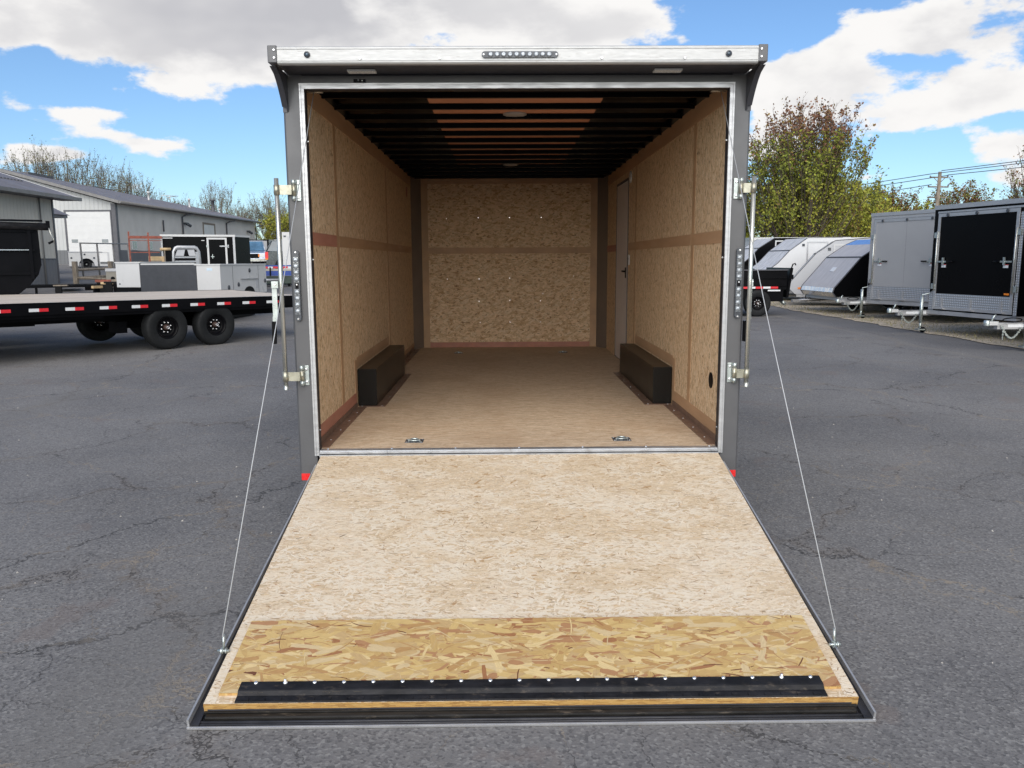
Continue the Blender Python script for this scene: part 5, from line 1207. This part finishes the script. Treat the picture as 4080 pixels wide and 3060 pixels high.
# ------------------------------------------------------------------ trees
def leafmat(name, cols):
    out = []
    for i, c in enumerate(cols):
        m, b, p = newmat(name)
        b.put(p.inputs['Base Color'], c); p.inputs['Roughness'].default_value = .6; p.inputs['Specular IOR Level'].default_value = .25
        out.append(m)
    return out
def tree(label, loc, H, Wd, seed, leaves, cols, nl=40, base=.12, upright=.8, leafsz=.10, bark='bark', group=None, full=1.0, colfn=None, twigs=7, name='tree', droop=0, sub=5, rt=.16):
    random.seed(seed); T = thing(name, label, 'tree', loc, random.uniform(0, 6), group)
    tr = MB(); tr.mi = 0
    tr.tube([(0, 0, -.3), (.05, 0, H*.3), (0, .05, H*.62)], rt*H/10, 7, r1=.05*H/10)
    tips = []
    for i in range(nl):
        a = random.uniform(0, 2*pi); z0 = H*(base+random.random()**1.2*.45)
        frac = (z0/H-base)/.45
        out = Wd/2*(random.uniform(.04, 1.0)**.62)*(1-.35*frac); top = z0+(H*1.0-z0)*random.uniform(.84, .98)*(math.sqrt(1-.80*(out/(Wd/2))**2) if random.random() < .74 else random.uniform(.3, .7))
        pts = []; n = 5
        for k in range(n+1):
            t = k/n; rr = out*(t**(.75)); zz = z0+(top-z0)*(t**(1.25)); j = .035*H*t
            pts.append(Vector((cos(a)*rr+random.uniform(-j, j)*.5, sin(a)*rr+random.uniform(-j, j)*.5, zz)))
        tr.tube(pts, .045*H/10, 4, cap=False, r1=.012*H/10, sm=False)
        for w in range(twigs):
            t = random.uniform(.3, 1); k = min(n-1, int(t*n)); p = pts[k].lerp(pts[k+1], t*n-k)
            dirv = (pts[k+1]-pts[k]).normalized(); dv = (dirv*.7+Vector((random.gauss(0, .45), random.gauss(0, .45), random.uniform(.2, 1.0)*upright))).normalized()
            ln = H*random.uniform(.06, .15)
            q1 = p+dv*ln*.5; q2 = p+(dv+Vector((0, 0, .25*upright-droop))).normalized()*ln
            tr.tube([p, q1, q2], .012*H/10, 3, cap=False, r1=.005*H/10, sm=False); tips.append((p, q1, q2))
            for s_ in range(sub):
                t2 = random.random(); pp = p.lerp(q2, t2); d2 = (dv+Vector((random.gauss(0, .4), random.gauss(0, .4), random.uniform(0, .6)))).normalized()*H*random.uniform(.025, .06)
                tr.tube([pp, pp+d2], .006*H/10, 3, cap=False, r1=.003*H/10, sm=False); tips.append((pp, pp+d2*.5, pp+d2))
    tr.build('trunk', M[bark], T, norm=False)
    if leaves:
        b = MB()
        for i in range(leaves):
            p, q1, q2 = random.choice(tips); t = random.random()
            c = p.lerp(q2, t)+Vector((random.gauss(0, .07), random.gauss(0, .07), random.gauss(0, .07)))*H/10*full
            s_ = leafsz*random.uniform(.6, 1.4)
            u = Vector((random.gauss(0, 1), random.gauss(0, 1), random.gauss(0, 1))).normalized(); w = u.cross(Vector((random.gauss(0, 1), random.gauss(0, 1), random.gauss(0, 1)))).normalized()
            b.mi = colfn(c.z/H, random.random()) if colfn else random.randrange(len(cols))
            b.face([c-u*s_*.5, c+w*s_*.35, c+u*s_*.5, c-w*s_*.35])
        b.build('crown', cols, T, norm=False)
    return T
GR = leafmat('spring_leaf', [(.25, .27, .035), (.18, .205, .03), (.33, .32, .05), (.105, .125, .022), (.22, .11, .065), (.16, .08, .05), (.21, .14, .04), (.18, .18, .075), (.12, .12, .06)])
def big_fn(h, r):
    if h > .84: return random.choice((4, 5, 5, 4, 6))
    if h > .58: return random.choice((4, 5, 6, 0, 1, 6)) if r < (h-.60)*3.0 else random.choice((0, 1, 3, 1))
    return random.choice((0, 0, 1, 1, 2, 3, 2)) if r > .06 else 6
tree('tall rounded spring tree with reddish top and green lower leaves', (17.3, 42.6, 0), 9.9, 9.2, 3, 34000, GR, 150, .06, .95, .14, full=1.3, colfn=big_fn, twigs=8, sub=5)
def gfn(h, r): return random.choice((0, 1, 2, 1, 3, 0, 2))
def yfn(h, r): return random.choice((0, 2, 2, 6, 0, 1))
def rfn(h, r): return random.choice((4, 5, 6, 1, 5, 3)) if h > .55 else random.choice((0, 6, 1, 2, 3))
grp = 'trees along the back of the lot'
hedge = [(14.6, 46.5, 5.4, 5.4, gfn, 'broad green shrub-like tree just right of the right rear post'), (18.2, 48.0, 5.2, 5.6, yfn, 'low yellow-green tree under the tall spring tree'), (21.3, 46.8, 5.7, 5.8, yfn, 'bushy olive-green tree right of the tall spring tree'),
         (24.2, 50.5, 5.1, 4.6, gfn, 'dark green tree above the light grey slope-nosed trailer'), (11.2, 50, 4.6, 5.0, gfn, 'low green tree mostly hidden by the right rear post')]
for i, (x, y, h_, w_, fn, lab) in enumerate(hedge):
    tree(lab, (x, y, 0), h_*1.22, w_*1.15, 30+i, 9500, GR, 46, .02, .6, .15, group=grp, full=2.6, colfn=fn, twigs=7, sub=3)
for i, (x, y, h_, w_, fn, lab, lv) in enumerate([
        (26.5, 55.0, 6.6, 5.0, gfn, 'thin-twigged grey-green tree between the tall spring tree and the utility pole', 5000), (31.2, 61.5, 7.0, 5.6, rfn, 'reddish-brown budding tree left of the utility pole', 11000), (28.8, 58.5, 5.6, 5.0, yfn, 'low olive tree left of the utility pole', 11000),
        (34.2, 62.0, 5.8, 4.4, yfn, 'low green-brown tree at the foot of the utility pole', 9000),
        (36.6, 61.2, 7.5, 5.6, rfn, 'upright reddish tree right of the utility pole', 13000), (43.0, 63.0, 6.4, 6.0, rfn, 'budding tree at the right edge above the black trailer', 9000), (40.3, 57.5, 9.3, 4.2, rfn, 'open pinkish-white budding tree at the far right edge', 2600)]):
    tree(lab, (x, y, 0), h_*(1.0 if 30 < x < 38 else 1.05), w_*1.1, 50+i, lv, GR, 44, .05, .9, .15, group=grp, full=2.2, colfn=fn, twigs=7, sub=4)
# bare trees behind the warehouse: built once, copied
grb = 'bare trees behind the warehouse'
def bare(label, loc, H, W_, seed, lv, bk='barkg'): return tree(label, loc, H, W_, seed, lv, GR, 52, .10, .95, .14, bk, grb, 1.3, lambda h, r: random.choice((7, 8, 7, 8, 7, 3, 6)), 10, 'bare_tree', sub=5, rt=.10)
bA = bare('slim bare tree left of the lot of bare trees seen over the warehouse roof', (-58, 98, 1.4), 12.9, 7.5, 71, 3600)
bB = bare('bare tree with pale trunk over the right part of the warehouse roof', (-38.9, 108, 1.4), 10.6, 7.0, 72, 2000)
bC = bare('bare tree beside the left lock bar, right of the warehouse roof', (-31.0, 104, 1.4), 9.4, 6.6, 73, 2300)
bA.scale = (1.1, 1.1, 1.1)
spots = [(bA, -55.5, 100, 1.0, 'bare tree with dense dark twigs over the left part of the warehouse roof'), (bB, -52.6, 101, 1.16, 'bare olive-budded tree third from the left over the warehouse roof'), (bA, -50.2, 103, .90, 'bare tree fourth from the left over the warehouse roof'), (bC, -61.0, 97, 1.22, 'leftmost bare tree above the warehouse ridge'),
         (bB, -47.8, 104, .98, 'low bare tree where the ridge passes the small white cloud'), (bC, -45.2, 106, .92, 'bare tree above the middle of the warehouse ridge'), (bA, -43.3, 108, .62, 'small bare tree behind the warehouse roof vents'),
         (bC, -36.4, 107, .98, 'bare tree just right of the roof chimney'), (bA, -34.4, 105, .68, 'small bare tree between the chimney and the lock bar'), (bB, -33.0, 102, .86, 'bare tree above the far eave of the warehouse'), (bA, -28.6, 103, .73, 'bare tree between the lock bar and the left rear post')]
for i, (src, x, y, sc_, lab) in enumerate(spots):
    c = copy_tree(src, None, label=lab, group=grb); c.location = (x, y, 1.2); sc_ *= (1.10 if x < -43 else .84); c.scale = (sc_, sc_, sc_); c.rotation_euler = (0, 0, i*1.3)
tree('green bush behind the corner of the warehouse', (-27.2, 95, 1.3), 6.2, 6.4, 81, 8000, GR, 44, .02, .6, .19, full=2.8, colfn=yfn, twigs=6, sub=3)
tree('green bush hidden partly by the left rear post', (-22.4, 97, 1.3), 5.6, 7.0, 82, 8000, GR, 44, .02, .6, .19, full=2.8, colfn=yfn, twigs=6, sub=3)

# utility pole with wires
up_ = thing('utility_pole', 'wooden utility pole with two crossarms behind the black V-nosed trailer', 'pole', (27.2, 46.55, 0))
q = MB(); q.tube([(-.12, 0, -.2), (0, 0, 6.86)], .15, 10, r1=.10); q.build('pole', M['wood_old'], up_)
for z, w_ in ((6.52, .55), (5.94, .62), (5.30, .60)):
    q = MB(); q.tube([(-w_*.9, w_*.4, z+.03), (w_*.75, -w_*.4, z-.03)], .045, 5); ca = q.build('crossarm', M['wood_old'], up_)
    if z > 5.5:
        for t in (-.85, .72): MB().lathe([(.04, z), (.05, z+.05), (.035, z+.12), (0, z+.14)], (w_*t, -w_*t*.5, 0), 'z', 8).build('insulator', M['trimd'], ca)
q = MB(); q.tube([(-.3, .1, 6.5), (-.05, 0, 6.2)], .02, 4); q.tube([(.3, -.1, 6.5), (.05, 0, 6.2)], .02, 4); q.build('brace', M['wood_old'], up_)
def sag(p0, p1, s_, n=12): return [Vector(p0).lerp(Vector(p1), k/n)-Vector((0, 0, s_*sin(pi*k/n))) for k in range(n+1)]
for i, (p0, p1, s_) in enumerate((((26.75, 46.7, 6.75), (8, 125, 9.0), 1.0), ((27.6, 46.4, 6.62), (9, 126, 8.8), 1.0), ((26.8, 46.7, 6.1), (10, 126, 7.4), 1.0), ((26.75, 46.7, 6.75), (44, 32, 9.2), .4), ((27.25, 46.5, 6.92), (44, 31.5, 9.4), .4), ((27.6, 46.4, 6.65), (44.3, 31, 8.7), .4))):
    q = MB(); q.tube(sag(p0, p1, s_), .022, 4, sm=False); o = q.build('power_line', M['trimd'])
    ident(o, ('upper power line running from the pole to the distance at left', 'middle power line running from the pole to the distance at left', 'lowest power line running from the pole to the distance at left', 'middle power line running from the pole to the right edge', 'topmost power line running from the pole to the right edge', 'lowest power line running from the pole to the right edge')[i], 'wire', 'power lines on the utility pole')
